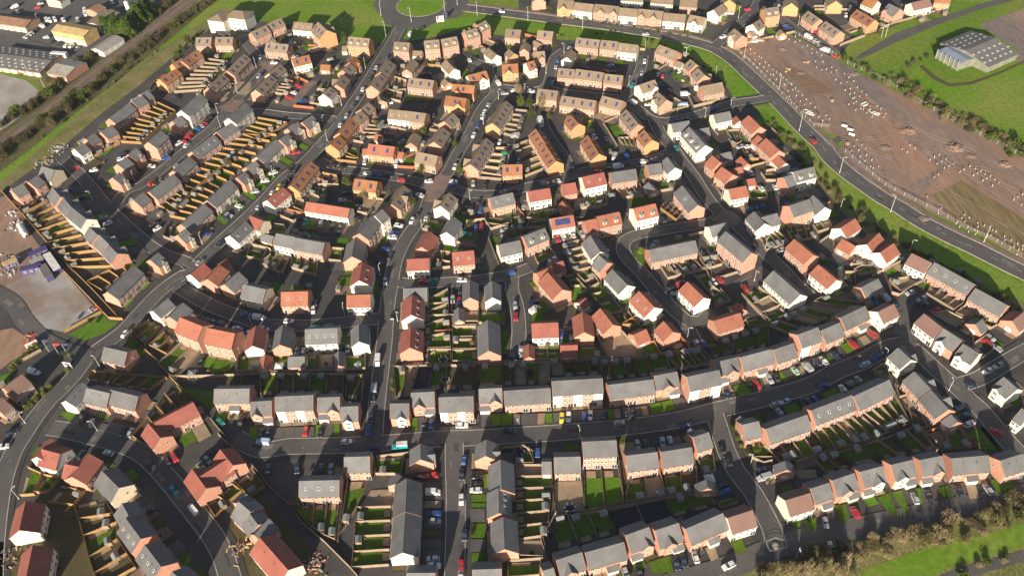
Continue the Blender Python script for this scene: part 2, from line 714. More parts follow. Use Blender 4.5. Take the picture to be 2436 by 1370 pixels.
DDRIVES = '''
@400 820
760 760 980 750 980 870 770 880 gtt
990 775 1365 765 1365 855 985 880 tttt
1372 750 1600 740 1600 845 1372 855 gttg
@800 820
705 685 920 660 920 800 705 810 gttp
970 770 1270 760 1270 785 970 800 ttt
1345 655 1640 635 1640 750 1345 770 tgg
1640 650 1950 640 1940 740 1650 755 pttp
@1200 820
375 645 900 600 930 700 375 730 gtttttt
950 605 1330 575 1350 655 965 690 gptttp
1350 560 1660 490 1720 580 1370 650 ggt
@1600 820
560 390 690 350 740 450 620 490 g
690 345 900 300 915 400 760 440 ttp
950 270 1200 195 1250 270 1030 350 gtgp
@1600 600
1210 1010 1500 930 1560 990 1310 1090 ttgt
1555 870 1880 740 1930 800 1620 950 gtpt
@1936 1020
890 570 1030 540 1060 690 950 700 tgt
1270 520 1400 500 1420 640 1330 650 t
1405 520 1500 510 1540 650 1450 655 p
@400 300
1290 110 860 460 960 520 1370 150 tgttgttg
830 500 430 860 520 930 930 570 gtgtgttg
@0 300
620 590 1230 1210 1380 1180 760 560 tgttgtttgt
@800 1020
835 410 800 1310 975 1310 980 410 tttpttdttt
1250 395 1250 605 1370 605 1370 395 ttt
1250 745 1250 870 1385 870 1385 745 t
1250 1030 1250 1150 1390 1150 1390 1030 t
@0 800
740 760 1030 830 960 880 660 820 tttt
1030 800 1300 860 1230 940 950 880 tttt
@1600 820
860 700 970 650 1020 740 900 740 t
1020 580 1150 550 1220 620 1060 650 g
1370 470 1520 400 1570 460 1440 500 g
'''
DFENCES = '''
@0 300
15 610 215 835 690 1370 Y
@0 600
575 160 1020 625 1150 635 Y
615 110 870 360 1095 605 Y
600 755 950 565 Y
1225 770 1340 905 1470 1020 1600 1185 Y
100 1080 390 920 P
@0 800
1600 400 1690 490 1790 610 Y
1380 760 1240 940 1340 1010 Y
@400 820
35 310 500 300 960 270 1630 240 1830 235 P
1640 290 1780 290 1825 330 1800 560 P
400 700 600 940 800 1150 900 1270 P
@400 1020
470 60 800 360 920 520 1140 720 1250 880 1460 1060 1700 1300 1770 1380 P
1650 420 1620 800 1590 1060 P
@800 1020
85 470 40 800 15 1060 P
380 270 690 235 P
1530 190 1740 170 1830 225 1840 320 P
@1200 1020
445 340 455 620 470 790 P
470 800 950 750 1300 690 1800 590 P
470 800 360 1030 410 1210 40 1240 P
1060 270 1110 680 P
@1600 820
680 950 740 1060 840 1110 935 1085 P
1130 1100 1500 980 1957 870 P
870 1290 960 1200 P
@1936 820
740 470 880 740 P
0 1060 340 940 690 830 880 740 P
1210 640 1340 770 1520 970 R
1000 830 1190 780 R
@1936 600
690 280 720 390 790 410 1000 270 P
1040 400 1290 555 1410 460 P
1310 580 1390 640 1440 590 P
540 230 820 90 P
1500 850 1620 780 1660 920 1560 1000 P
530 1120 620 1060 670 1050 P
@1200 600
0 1040 420 1010 870 1000 1300 990 1490 960 1957 880 P
640 220 860 470 P
840 740 950 990 P
1080 740 1330 985 P
1080 690 1220 610 Y
830 210 880 300 700 400 P
1320 860 1640 800 1730 900 1957 870 R
@800 600
540 1080 770 1070 1130 1065 1300 1040 1860 1020 P
840 495 1040 490 P
840 605 1090 600 P
920 750 1080 745 R
850 910 1070 900 P
1090 710 1300 705 P
1090 830 1300 825 P
1080 930 1300 920 P
1080 360 1080 560 P
60 1100 270 1095 P
@1600 600
640 410 820 590 900 650 P
680 640 450 850 P
30 215 310 170 R
0 130 110 250 P
310 170 380 340 540 470 P
440 250 660 180 P
@1600 300
720 390 920 340 P
870 430 980 410 P
1370 1090 1500 1000 P
860 1060 930 1160 1080 1090 P
150 1030 290 1000 P
580 190 500 60 620 50 P
1680 1350 1850 1270 P
@1200 0
1710 905 1760 1005 1957 960 P
1470 1065 1710 1000 P
1530 900 1700 1000 P
920 1160 1050 1100 P
920 1160 1050 1370 P
1370 360 1350 470 P
170 330 290 360 R
1240 470 1310 475 P
@1600 0
590 440 740 400 980 345 1130 310 P
200 1005 470 925 470 830 P
1555 435 1790 345 P
0 1050 150 1000 P
@1936 0
240 435 440 350 P
720 235 1120 120 1180 60 P
520 320 700 250 P
@800 300
1310 490 1540 510 1540 400 P
1210 900 1380 880 1440 970 1610 920 P
1420 1060 1520 1310 P
1680 760 1750 850 R
830 400 720 395 R
570 390 720 400 R
560 350 720 270 R
0 330 190 350 215 300 Y
950 1180 1070 1190 P
1100 1090 1300 1130 1340 1180 P
@400 300
930 920 1080 940 1095 980 P
1050 850 1170 900 1260 850 P
1440 450 1580 480 1590 530 1500 580 Y
1390 500 1500 540 R
960 1080 880 1260 P
780 1110 960 1160 P
1530 1150 1640 1160 P
1200 690 1270 710 P
1110 790 1280 830 R
@400 0
780 410 830 440 P
1060 740 1170 780 1120 900 R
1170 1000 1360 1020 R
1200 730 1310 780 R
1310 440 1500 440 R
1220 690 1220 760 Y
@800 0
840 590 860 620 980 630 Y
840 540 830 600 Y
900 540 980 610 Y
1310 430 1400 470 Y
540 730 660 770 P
480 850 620 880 P
@0 0
1440 780 1400 850 P
'''
DCARS = '''
@0 0
385 240 -30 w v,330 275 -30 k,290 305 -30 w,268 322 -30 w,235 345 -20 s,430 343 0 w,475 390 -60 k,545 403 -30 n,620 425 45 w v,660 430 45 w v,712 455 45 w,820 520 20 w v,130 60 20 w v,160 110 -60 w,195 125 -60 k,375 30 10 s,430 185 -60 w v,462 190 -60 w v,508 180 -60 w v,590 190 -50 w v,725 185 -60 w v,785 95 90 w v,790 130 -60 w v,1045 20 -50 w,1535 35 10 s,40 75 20 k,345 70 10 r
@400 0
382 1092 -22 k,360 1118 -22 n,335 1145 -20 r,305 1170 -22 s,275 1195 -22 b,200 1245 -20 r,178 1275 -20 r,140 1312 -20 r,92 1330 30 w,170 1345 45 w,1155 400 10 w,550 325 5 k,740 285 -30 s,490 330 0 k,1525 480 20 k,1510 550 0 s,855 530 60 w,985 582 0 w,845 705 45 s,872 680 45 k,1215 795 -20 r,1125 900 -10 r,1165 860 -10 w,1180 525 10 s,1255 930 30 b,1935 635 60 w,1915 665 60 k,1880 730 60 k,1815 825 60 w,1770 910 60 s,1740 960 60 k,1660 1075 60 s,1605 1160 60 w,1555 1230 60 k,1515 1290 60 k,75 905 0 k
@800 0
690 310 60 w v,790 265 20 k,1540 105 -5 w,480 520 60 n,380 635 60 w,350 680 60 k,310 740 60 k,255 825 60 w,210 915 60 s,170 965 60 k,95 1080 60 s,45 1155 60 w,1240 555 -60 w,1285 540 -30 k,1505 765 -55 w v,1660 840 5 w,1570 865 5 s,1815 845 -5 w,815 685 -10 r,850 690 0 n,495 950 -5 w,840 985 60 r,900 1075 -60 k,1420 970 50 s,1385 1030 60 w,1365 1085 60 w,1320 1165 60 b,1280 1255 60 w,1905 1140 -70 w t,490 1190 60 b,610 1320 20 s,480 1325 10 k,1520 1320 70 w,1612 1330 70 k,1740 600 0 b
@1200 0
620 445 0 s,500 560 70 b,480 620 80 s,450 765 80 t,1305 570 85 w,1295 630 80 k,1280 680 80 s,1430 690 80 s,1475 705 80 r,1560 685 20 n,1610 670 20 w,1680 740 20 s,1455 785 -30 b,1540 845 -60 k,1315 315 0 s,1685 870 5 w v,1195 945 -30 w v,1340 970 0 w,1660 975 0 l v,1190 790 60 t,1590 1130 10 b,1690 1105 10 n,985 610 0 b,760 635 0 n,940 660 0 r,1000 670 0 k
@1600 0
470 340 20 w,760 380 0 w,805 370 0 s,970 45 0 s,700 85 0 r,540 120 0 w,1270 340 -25 w v,1340 380 -25 s,1320 290 -20 r,1420 460 -20 w v,1615 140 -85 w,1310 1310 -45 r,395 1010 10 b,1060 240 -20 b,1110 265 -20 n
@1936 0
300 145 85 w
@1600 300
30 205 -60 t,630 190 15 s,705 185 15 w,725 430 -45 w,825 575 -50 w,955 560 -60 w,715 780 10 b,820 750 10 b,1005 1150 20 s,770 1120 -50 n
@1936 300
800 1210 -40 s
@0 300
868 405 15 w,855 425 15 s,700 385 20 r,660 590 10 b,760 660 10 n,960 845 15 s,1000 900 15 w,1410 525 45 r,1460 950 30 w,1430 915 30 k,1140 260 20 n,1125 300 20 w,1410 370 0 w,1545 290 20 b,1930 1000 20 b,1860 1260 45 s
@400 300
1185 240 10 r,975 430 20 w,900 505 10 w,805 605 10 s,655 740 -15 w,565 825 -20 s,535 850 -20 n,370 1000 20 b,1140 395 55 k,1175 420 55 n,1130 480 55 k,1090 520 55 k,1030 565 55 y,970 610 55 w,840 745 55 s,480 1090 40 n,1830 330 80 w,1855 435 -5 w,1940 447 -5 b,1515 370 0 k,1620 380 0 k,1660 615 0 n,1620 685 5 w,1765 755 -60 s,1275 890 70 t,1420 900 70 w,1525 940 70 k,1600 955 70 s,1275 1030 0 n,1370 1045 0 n,1760 855 -10 k,1220 860 0 k
@800 300
555 350 75 w v,490 457 -5 k,605 495 -5 r,50 385 0 k,860 508 0 w,1090 515 0 w,1085 542 0 b,775 638 -20 w,1145 290 65 k,1105 375 65 w,1275 530 85 s,1385 555 65 k,1510 145 75 w,1615 150 75 k,1560 610 5 s,1640 600 5 k,1530 550 80 k,765 805 60 k,705 875 60 w,840 850 65 w,580 920 -10 w,540 990 -5 b,520 1030 -5 w,450 1140 0 b,500 1215 65 k,400 1260 0 n,405 1290 0 n,1300 945 85 b,1350 930 80 r,1570 965 5 s,1220 1000 0 t,200 750 60 s,205 855 20 s,1345 775 60 b,1330 1290 90 k,1330 700 60 k,640 215 0 n,1700 325 70 s
@1200 300
375 528 5 s,485 508 5 w,1300 328 5 w,1395 305 5 s,1060 368 10 w v,970 395 10 k,870 415 0 r,545 255 -70 n,630 390 -60 k,840 95 -50 w,945 115 90 n,1145 295 -60 b v,1025 280 60 s v,495 1045 -65 r,555 1030 -65 w,640 1010 -60 w,720 1000 -60 s,610 1115 20 n,590 1175 10 b,450 1240 20 w,885 1070 -40 b,935 1140 -30 s,1400 1110 20 w,130 315 70 s,100 80 20 s v,180 750 70 s,1480 870 -60 k
@1200 600
60 185 10 b,100 490 -85 s,105 595 90 r,285 525 35 w v,275 460 35 n v,155 905 90 w,160 985 90 l,85 970 90 n,215 830 60 k,540 760 90 b,620 800 90 w,610 740 90 k,1345 405 -50 s,1420 480 -40 s,1800 850 -60 w,1860 850 -60 b,1640 280 30 r,1560 330 20 k,1570 380 20 n,1950 270 -50 w
@1600 600
440 250 -45 r,675 330 -60 r
@1936 600
665 410 -50 s v,570 440 -50 b,765 490 -40 n,900 372 20 s,1005 430 25 s,1020 480 25 n,1135 540 20 r,550 755 -35 r,365 850 -45 r,90 1005 -45 w,205 955 -50 n,40 1025 -50 n,585 970 25 b,480 1035 25 l,690 920 30 n,420 1185 -55 s,275 1270 -55 w,330 1240 -55 n,95 1235 20 b,1600 820 -30 r,1645 790 -30 s,1705 885 -35 s,1620 1100 25 w,1720 1050 25 s,1470 1235 0 n
@0 600
1160 755 50 w,315 1105 -15 w v
@400 600
845 600 -5 w v,715 575 -5 b,1120 635 0 w,895 705 -15 w,640 705 -10 w,740 755 60 w,410 640 -20 s,460 655 -20 k,1370 470 85 n,1350 530 85 w,945 890 85 s,1200 915 80 s,1260 920 80 w,1670 895 85 s,1610 890 85 k,1365 695 0 t,1490 685 0 t,350 615 -15 n
@800 600
455 265 88 l,810 265 0 r,905 260 0 t,1170 255 0 w,1085 435 88 s,1145 445 90 r,1145 492 90 b,525 590 80 k,385 1000 85 w v,355 1255 85 s v,345 1345 85 n,380 180 80 n,395 85 0 n,1150 380 90 k
@0 800
1005 1080 -15 w,1400 1190 -45 n,760 775 75 k,850 800 75 s,1150 880 75 n,1215 890 65 s,1620 1120 -60 r,1555 1160 -60 n,1865 1190 -50 w,1930 1145 -50 s,100 890 20 n,25 1020 10 w
@0 1020
1615 565 -50 t,1790 740 -50 w v,1420 750 30 n,750 240 60 n
@400 820
485 715 -45 g,685 700 70 k,880 895 -5 l v,870 805 75 n,930 815 75 n,1280 800 75 r,1420 810 75 k,1660 895 5 w,1870 785 80 b,1890 665 80 n,1935 960 0 n,930 1150 85 n,1200 1145 85 n,1420 1150 80 n,1515 1150 80 s
@800 820
380 955 -5 n,590 940 5 t V,820 725 80 n,885 735 80 b,1170 745 0 w,1610 795 0 n,1190 1065 80 b,1690 690 85 s
@800 1020
1168 420 88 k,765 435 0 n,890 430 5 r,900 580 0 w v,920 785 0 b,915 850 0 s,900 1200 0 w,905 1265 0 w,1165 650 88 w,1195 980 88 n,1165 1265 88 r,1160 1358 88 w,1310 450 0 k,1305 505 0 k,1300 565 0 w,1875 215 88 b
@1200 820
535 675 88 y,597 665 86 w,740 660 86 b,800 650 86 w,925 645 86 n,1115 620 -80 n,1185 630 -80 k,1070 720 10 s,120 690 86 s,1240 925 -80 s,1475 905 -78 l,1545 890 -78 l,1310 920 -80 n,1700 750 20 b
@1600 820
510 450 -70 n,720 370 -60 k,785 365 -60 r,905 315 -60 s,965 305 -60 k,1145 235 -50 m,1255 200 -50 s v,1355 150 -50 n,1400 140 -50 w,1410 370 20 b,1790 180 25 l,960 550 20 s,1050 520 20 l,1000 625 -55 s,1210 540 -60 n,1270 530 -60 n,1330 510 -60 b,1590 405 -55 w,1650 375 -55 n,1735 325 -55 s,460 970 -65 k,520 1085 -65 k,850 1155 15 n,855 1225 15 s v
@1936 820
1450 730 25 w,1420 650 20 n,1360 580 20 n,1700 805 -30 r
@1600 1020
215 1185 -70 w,35 1250 -75 n,105 1225 -70 n,525 1265 25 w,1480 1065 10 w,1425 865 -75 s,1705 770 -60 r,490 580 15 b,470 520 15 n
@1936 1020
945 640 -65 s,1075 620 -65 k,1130 610 -60 r,1360 580 -65 n,1625 560 -55 s
@1200 1020
1255 1325 -70 k,1130 1340 -70 s
'''
DMISC = '''
lamps_main@800 0
418 150,462 340,700 210,1012 130,1128 50,1312 145,1785 200
lamps_main@1200 0
728 270
lamps_main@1600 0
663 548,988 840,1177 1225
lamps_main@1936 300
238 440,713 803,1580 1083
lamps_main@0 0
430 850,280 715
lamps@0 0
362 215
lamps@400 0
465 1060,490 1190,645 870,822 635,1838 640,1615 985,1450 1175,1482 1315
lamps@800 0
50 985,1512 930,1752 870,1370 1160,1850 1060
lamps@1200 0
1310 465,1688 535,388 690,1158 800,555 500,285 1060,1610 1060,1868 1100
lamps@1600 0
125 535,402 705,612 175,1170 240,538 1010
lamps@1600 300
455 680,860 1150,1555 790
lamps@1936 300
890 1160
lamps@0 300
598 445,1262 525,870 700
lamps@400 300
985 480,665 790,320 1100
lamps@800 300
800 960,1245 690
lamps@1600 600
760 270,138 800
lamps@1936 600
1253 1290,657 1010
lamps@0 600
930 1065
lamps@0 800
238 810,910 880
lamps@0 1020
178 650
lamps@800 600
573 645,410 215,80 590
lamps@400 600
785 690
lamps@1600 1020
1152 1190,725 330
lamps@1200 820
700 870
piles@1600 0
725 470,725 510,628 497,765 505,805 535,828 545,768 565,810 605,862 590,755 605,703 553,793 640,845 635,895 620,932 653,880 670,968 680,997 695,935 705,912 705,1032 730,1060 750,965 750,935 780,1107 795,1095 780,1037 795,1048 805,970 810,1143 830,1172 855,1118 845,1075 855,1085 910,1207 895,1150 900,1243 935,1190 950,1095 935,1283 973,1230 980,1133 970,1325 1010,1172 1000,1213 1040,1427 1085,1358 1100,1458 1115,1395 1135,1210 445,1253 433,1295 465,1340 495,1295 505,1387 525,1330 580,1400 583,1387 660,1340 635,1430 653,1480 635,1478 680,1525 665,1598 695,1640 730,1685 765,1622 775,1562 785,1518 753,1718 820,1655 835,1605 850,1760 860,1803 893,1692 875,1740 905,1650 885,1675 925,1693 920,1640 980,1707 955,1685 970,1143 350,1083 377,1183 390,1140 402
piles@1936 0
520 1000,585 1000,620 1025,665 1070,540 1095,555 1045,490 1060,435 1020,388 1035,458 1025,650 1100
piles@1936 300
398 135,445 183,480 215,375 195,415 233,347 245,430 293,487 280,475 330,537 325,528 383,547 400,600 385,893 185,940 212,820 220,867 250,1165 275,1120 298,1078 323,1187 337,1228 313,1145 357,1255 380,1297 355,1213 400,1395 415,1358 435,1450 385,1500 405,1520 445,1483 465,1550 430,1590 455,1605 495,1640 475,1680 505,1720 535,1570 517,1660 565,1157 460,1120 485,1057 665,1940 645,1898 665,1857 695,1930 740,1158 820,1375 865,1400 835,1443 860,1403 900,1523 910,1525 945,1583 935,1353 945,1323 910,1495 975,1663 975,1692 990,1770 1035,1645 1025,1775 1070,1833 1070,1745 1100,1895 1100,1857 1135,1940 1125,1900 1160,1940 1155,1885 1200,1437 990,1497 1015,1180 777
trees@1200 0
350 1010 t 7,240 1010 g 5,420 1110 g 4,1580 730 g 4,1690 800 g 4,510 140 g 4,560 155 g 3,680 165 g 3,1530 250 g 3,250 1110 g 5
trees@800 0
440 990 g 5,1240 490 g 4,810 1270 g 5,1720 1000 g 6,1810 1010 g 4,1690 880 t 6,380 1190 g 4,1110 1370 g 4
trees@400 0
190 420 g 6,120 470 g 4,665 440 g 4,1850 430 g 4,1640 380 g 5
trees@800 300
110 560 g 5,410 570 g 4,1200 470 g 5,800 440 g 5,270 700 t 5,1240 940 g 4,720 740 g 4,1150 440 g 4
trees@400 300
1670 560 g 5,560 380 t 5,1800 700 t 4
trees@1600 0
600 105 y 4,470 205 y 4,1740 330 g 4,1920 330 g 4
trees@800 600
1265 860 t 3,530 1220 y 2.5,525 1290 y 2.5,1745 1000 g 2
trees@1200 600
400 890 t 3,1480 890 g 3,1270 20 y 4
trees@1200 820
1100 930 g 4
trees@1600 600
1730 1000 t 2
trees@0 600
300 920 y 3,250 970 y 3,200 1010 y 3,160 1060 y 3,350 890 y 3,120 1100 y 3,640 1110 y 3,620 970 g 3,690 990 g 3,480 1270 y 3,420 1310 y 3,370 1350 y 3
trees@0 800
420 560 y 3,350 610 y 3,300 650 y 3,260 680 y 3,470 500 y 3
trees@1600 820
560 800 g 2.5,600 890 g 2.5,640 960 y 2.5,740 930 y 3,780 1010 g 3,700 1040 g 3
trees@0 1020
460 560 g 3
trees@1936 0
280 585 g 5,1870 560 g 2
'''
# ---------------------------------------------------------------- materials
def mk(name, col, col2=None, scale=0.6, rough=0.9, fine=6.0, famt=0.25, rnd=0.0, stretch=None, metal=0.0, coat=0.0, spec=0.3, world=False, bump=0.0, thr=(0.35, 0.65)):
    m = bpy.data.materials.new(name); m.use_nodes = True
    t = m.node_tree; N = t.nodes; Lk = t.links
    b = N['Principled BSDF']
    b.inputs['Roughness'].default_value = rough; b.inputs['Metallic'].default_value = metal
    b.inputs['Specular IOR Level'].default_value = spec; b.inputs['Coat Weight'].default_value = coat
    if col2 is None: col2 = tuple(c*0.72 for c in col)
    if world:
        tc = N.new('ShaderNodeNewGeometry'); vec = tc.outputs['Position']
    else:
        tc = N.new('ShaderNodeTexCoord'); vec = tc.outputs['Object']
    if stretch:
        mp = N.new('ShaderNodeMapping'); mp.inputs['Scale'].default_value = stretch[:3]
        if len(stretch) > 3: mp.inputs['Rotation'].default_value = (0, 0, stretch[3])
        Lk.new(vec, mp.inputs[0]); vec = mp.outputs[0]
    oi = N.new('ShaderNodeObjectInfo')
    n1 = N.new('ShaderNodeTexNoise'); n1.noise_dimensions = '4D'
    n1.inputs['Scale'].default_value = scale; n1.inputs['Detail'].default_value = 5
    mu = N.new('ShaderNodeMath'); mu.operation = 'MULTIPLY'; mu.inputs[1].default_value = 40
    Lk.new(oi.outputs['Random'], mu.inputs[0]); Lk.new(mu.outputs[0], n1.inputs['W']); Lk.new(vec, n1.inputs['Vector'])
    mr = N.new('ShaderNodeMapRange'); mr.inputs[1].default_value = thr[0]; mr.inputs[2].default_value = thr[1]
    Lk.new(n1.outputs[0], mr.inputs[0])
    mx = N.new('ShaderNodeMix'); mx.data_type = 'RGBA'
    mx.inputs[6].default_value = (*col, 1); mx.inputs[7].default_value = (*col2, 1)
    Lk.new(mr.outputs[0], mx.inputs[0])
    n2 = N.new('ShaderNodeTexNoise'); n2.inputs['Scale'].default_value = fine; n2.inputs['Detail'].default_value = 3
    Lk.new(vec, n2.inputs['Vector'])
    m2 = N.new('ShaderNodeMapRange'); m2.inputs[1].default_value = .3; m2.inputs[2].default_value = .7
    m2.inputs[3].default_value = 1-famt; m2.inputs[4].default_value = 1+famt
    Lk.new(n2.outputs[0], m2.inputs[0])
    m3 = N.new('ShaderNodeMapRange'); m3.inputs[3].default_value = 1-rnd; m3.inputs[4].default_value = 1+rnd
    Lk.new(oi.outputs['Random'], m3.inputs[0])
    m4 = N.new('ShaderNodeMath'); m4.operation = 'MULTIPLY'; Lk.new(m2.outputs[0], m4.inputs[0]); Lk.new(m3.outputs[0], m4.inputs[1])
    vs = N.new('ShaderNodeVectorMath'); vs.operation = 'SCALE'
    Lk.new(mx.outputs[2], vs.inputs[0]); Lk.new(m4.outputs[0], vs.inputs['Scale'])
    Lk.new(vs.outputs[0], b.inputs['Base Color'])
    if bump:
        bp = N.new('ShaderNodeBump'); bp.inputs['Strength'].default_value = bump; bp.inputs['Distance'].default_value = 0.15
        Lk.new(n2.outputs[0], bp.inputs['Height']); Lk.new(bp.outputs[0], b.inputs['Normal'])
    return m
RO = {'g': mk('slate_grey', (.158, .158, .160), (.118, .118, .122), .25, .75, 4, .16, .16, spec=.4),
      'b': mk('tile_brown_grey', (.235, .178, .125), (.19, .142, .10), .35, .85, 5, .22, .12),
      'o': mk('tile_orange_brown', (.30, .135, .062), (.24, .105, .05), .4, .85, 5, .22, .12),
      't': mk('tile_terracotta', (.335, .128, .084), (.28, .104, .07), .3, .8, 5, .22, .10),
      'r': mk('tile_red', (.30, .103, .078), (.25, .084, .064), .3, .8, 5, .22, .10),
      'm': mk('tile_mauve', (.21, .125, .105), (.185, .11, .095), .3, .8, 5, .08, .06)}
WA = {'R': mk('brick_red', (.53, .285, .205), (.45, .225, .155), 1.2, .9, 9, .20, .12),
      'O': mk('brick_orange', (.58, .31, .15), (.50, .255, .12), 1.2, .9, 9, .16, .08),
      'W': mk('render_white', (.80, .74, .63), (.74, .68, .57), .5, .9, 3, .05, .05),
      'C': mk('render_cream', (.62, .54, .40), (.56, .48, .36), .5, .9, 3, .05, .05)}
WA['M'] = WA['R']
frame = mk('white_frame', (.66, .65, .62), (.6, .6, .58), 1, .5, 4, .03)
glass = mk('window_glass', (.025, .03, .04), (.05, .06, .07), .8, .12, 2, .1, .3, spec=.8)
door_m = mk('door_paint', (.10, .05, .04), (.04, .05, .09), .2, .6, 3, .1, .5)
gdoor = mk('garage_door_white', (.80, .79, .75), None, 1, .5, 3, .05)
solar_m = mk('solar_glass', (.035, .045, .13), (.05, .06, .17), .7, .25, 3, .2, .1, spec=.8)
trim = mk('verge_trim', (.70, .62, .54), None, 1, .7, 3, .05)
line_g = mk('lineside_grass', (.13, .115, .055), (.075, .08, .028), .12, .95, 1.0, .4, 0, world=True, bump=.5, spec=.1)
asphalt = mk('asphalt', (.116, .108, .104), (.084, .079, .077), .06, .85, 1.2, .14, 0, world=True)
base_m = mk('tarmac_yard', (.086, .079, .075), (.053, .049, .048), .09, .9, 1.6, .16, 0, world=True)
pave = mk('pavement_tarmac', (.066, .062, .060), (.050, .047, .046), .1, .9, 1.5, .14, 0, world=True)
kerb_m = mk('kerb_concrete', (.46, .43, .39), None, .5, .9, 2, .15, 0, world=True)
paint = mk('road_paint', (.62, .60, .55), (.35, .34, .31), .8, .8, 3, .2, 0, world=True)
block = mk('block_paving', (.235, .165, .135), (.17, .12, .10), .25, .9, 3, .15, 0, world=True)
slab = mk('slab_paving', (.36, .27, .17), (.26, .20, .14), .4, .9, 3, .2, 0, world=True)
lawn = mk('lawn_grass', (.062, .140, .010), (.095, .145, .018), .25, .95, 2.5, .35, 0, world=True, bump=.5, spec=.1)
lawn2 = mk('lawn_fresh', (.080, .185, .010), (.11, .20, .02), .25, .95, 2.5, .3, 0, world=True, bump=.5, spec=.1)
verge = mk('verge_grass', (.115, .235, .012), (.20, .245, .045), .03, .95, .5, .22, 0, world=True, bump=.25, spec=.1)
field = mk('field_grass', (.085, .205, .010), (.175, .215, .035), .022, .95, .4, .20, 0, world=True, bump=.25, spec=.1)
rough_g = mk('rough_grass', (.24, .20, .10), (.14, .15, .04), .11, .95, 1.2, .45, 0, world=True, bump=.8, spec=.1)
soil = mk('garden_soil', (.095, .068, .038), (.075, .072, .026), .25, .95, 2, .3, 0, world=True)
navy = mk('weed_membrane', (.012, .016, .030), (.02, .025, .045), .3, .6, 2, .3, 0, world=True)
site_m = mk('site_clay', (.33, .195, .135), (.205, .155, .130), .022, .95, .35, .16, 0, world=True, stretch=(1.0, .3, 1, .72), bump=.6, thr=(.36, .64))
site_d = mk('site_grey_stone', (.175, .150, .140), (.29, .190, .15), .03, .95, .35, .18, 0, world=True, stretch=(1.0, .3, 1, .72), bump=.25)
site_g = mk('site_thin_grass', (.23, .165, .085), (.185, .14, .06), .05, .95, .6, .3, 0, world=True, stretch=(1, .12, 1, .75), bump=.5)
concrete = mk('concrete', (.40, .37, .33), (.27, .24, .21), .08, .9, 1.2, .2, 0, world=True)
slab_c = mk('concrete_slab', (.34, .325, .31), (.25, .19, .15), .05, .9, .3, .10, 0, world=True, thr=(.45, .62))
fenceY = mk('new_timber', (.36, .22, .09), (.27, .165, .07), 1.5, .8, 6, .2, .08)
fenceP = mk('weathered_timber', (.36, .275, .19), (.25, .195, .145), 1.2, .9, 6, .22, .15)
fenceR = mk('garden_brick_wall', (.42, .15, .075), None, 1.2, .9, 8, .22, .08)
shed_w = mk('shed_timber', (.30, .22, .145), None, 1.5, .9, 6, .2, .25)
shed_r = mk('shed_felt', (.21, .235, .235), (.17, .18, .18), .8, .8, 4, .1, .2)
steel = mk('galvanised_steel', (.52, .50, .46), None, 1, .5, 4, .1, .05, metal=.2)
lampw = mk('lamp_white', (.72, .70, .66), None, 1, .5, 4, .05)
tyre = mk('tyre_rubber', (.02, .02, .02), None, 2, .85, 6, .1)
site_b = mk('site_brown_patch', (.235, .150, .100), (.20, .125, .085), .05, .95, .5, .15, 0, world=True)
rail_m = mk('rail_steel', (.09, .06, .045), None, 1, .5, 4, .1, world=True)
ballast = mk('ballast', (.22, .165, .125), (.16, .12, .09), .2, .95, 2.0, .3, 0, world=True)
sleeper = mk('sleeper_concrete', (.25, .21, .17), None, 1, .9, 4, .2)
bark = mk('bark', (.13, .095, .065), None, 2, .95, 8, .3)
leafm = {'g': mk('leaf_green', (.055, .085, .014), (.09, .11, .02), .5, .9, 3, .4, .25, spec=.1),
         'e': mk('leaf_conifer', (.05, .105, .014), (.10, .15, .02), .35, .9, 2, .4, .2, spec=.1),
         'y': mk('leaf_yellow', (.20, .20, .03), (.13, .16, .03), .6, .9, 3, .4, .2, spec=.1),
         't': mk('twig_tan', (.28, .22, .125), (.17, .14, .075), .4, .95, 3, .35, .2, spec=.1),
         'd': mk('twig_dark', (.12, .095, .055), (.075, .075, .03), .4, .95, 3, .35, .25, spec=.1),
         'o': mk('twig_olive', (.24, .20, .095), (.13, .125, .05), .4, .95, 3, .4, .2, spec=.1)}
purple = mk('purple_cabin', (.085, .072, .19), None, 1, .6, 3, .1)
white_p = mk('white_sheet', (.75, .74, .72), None, .6, .6, 3, .08)
tan_r = mk('tan_sheet_roof', (.60, .43, .20), None, .3, .8, 3, .08)
yel_w = mk('yellow_wall', (.62, .44, .19), None, .4, .9, 3, .1)
dark_r = mk('asbestos_roof', (.135, .125, .118), (.17, .16, .15), .2, .9, 3, .15)
lgrey_r = mk('light_sheet_roof', (.36, .34, .30), (.27, .25, .22), .25, .8, 3, .1)
blue_r = mk('blue_sheet_roof', (.25, .29, .36), None, .2, .5, 3, .05)
rust_r = mk('rust_roof', (.22, .125, .08), (.30, .18, .12), .3, .9, 3, .2)
red_p = mk('red_plastic', (.60, .06, .04), None, 1, .5, 3, .1)
blue_p = mk('blue_plastic', (.03, .08, .30), None, 1, .5, 3, .1)
green_p = mk('green_plastic', (.06, .28, .10), None, 1, .6, 3, .1)
water_m = mk('pond_water', (.01, .014, .02), None, .3, .08, 2, .1, 0, spec=.8)
CARC = {'w': ('white', (.78, .78, .76)), 's': ('silver', (.42, .43, .45)), 'k': ('black', (.018, .018, .02)), 'b': ('blue', (.02, .08, .34)),
        'n': ('dark navy', (.018, .028, .06)), 'r': ('red', (.50, .015, .02)), 't': ('teal', (.02, .30, .33)), 'y': ('yellow', (.75, .60, .03)),
        'g': ('green', (.02, .30, .20)), 'l': ('shade tinted white', (.45, .58, .72)), 'm': ('mint', (.45, .62, .52))}  # 'l' is white bodywork with the blue of shade mixed into its colour
CARM = {k: mk('paint_'+v[0].replace(' ', '_'), v[1], tuple(c*.92 for c in v[1]), .4, .28, 3, .03, .1, coat=.5, spec=.5) for k, v in CARC.items()}
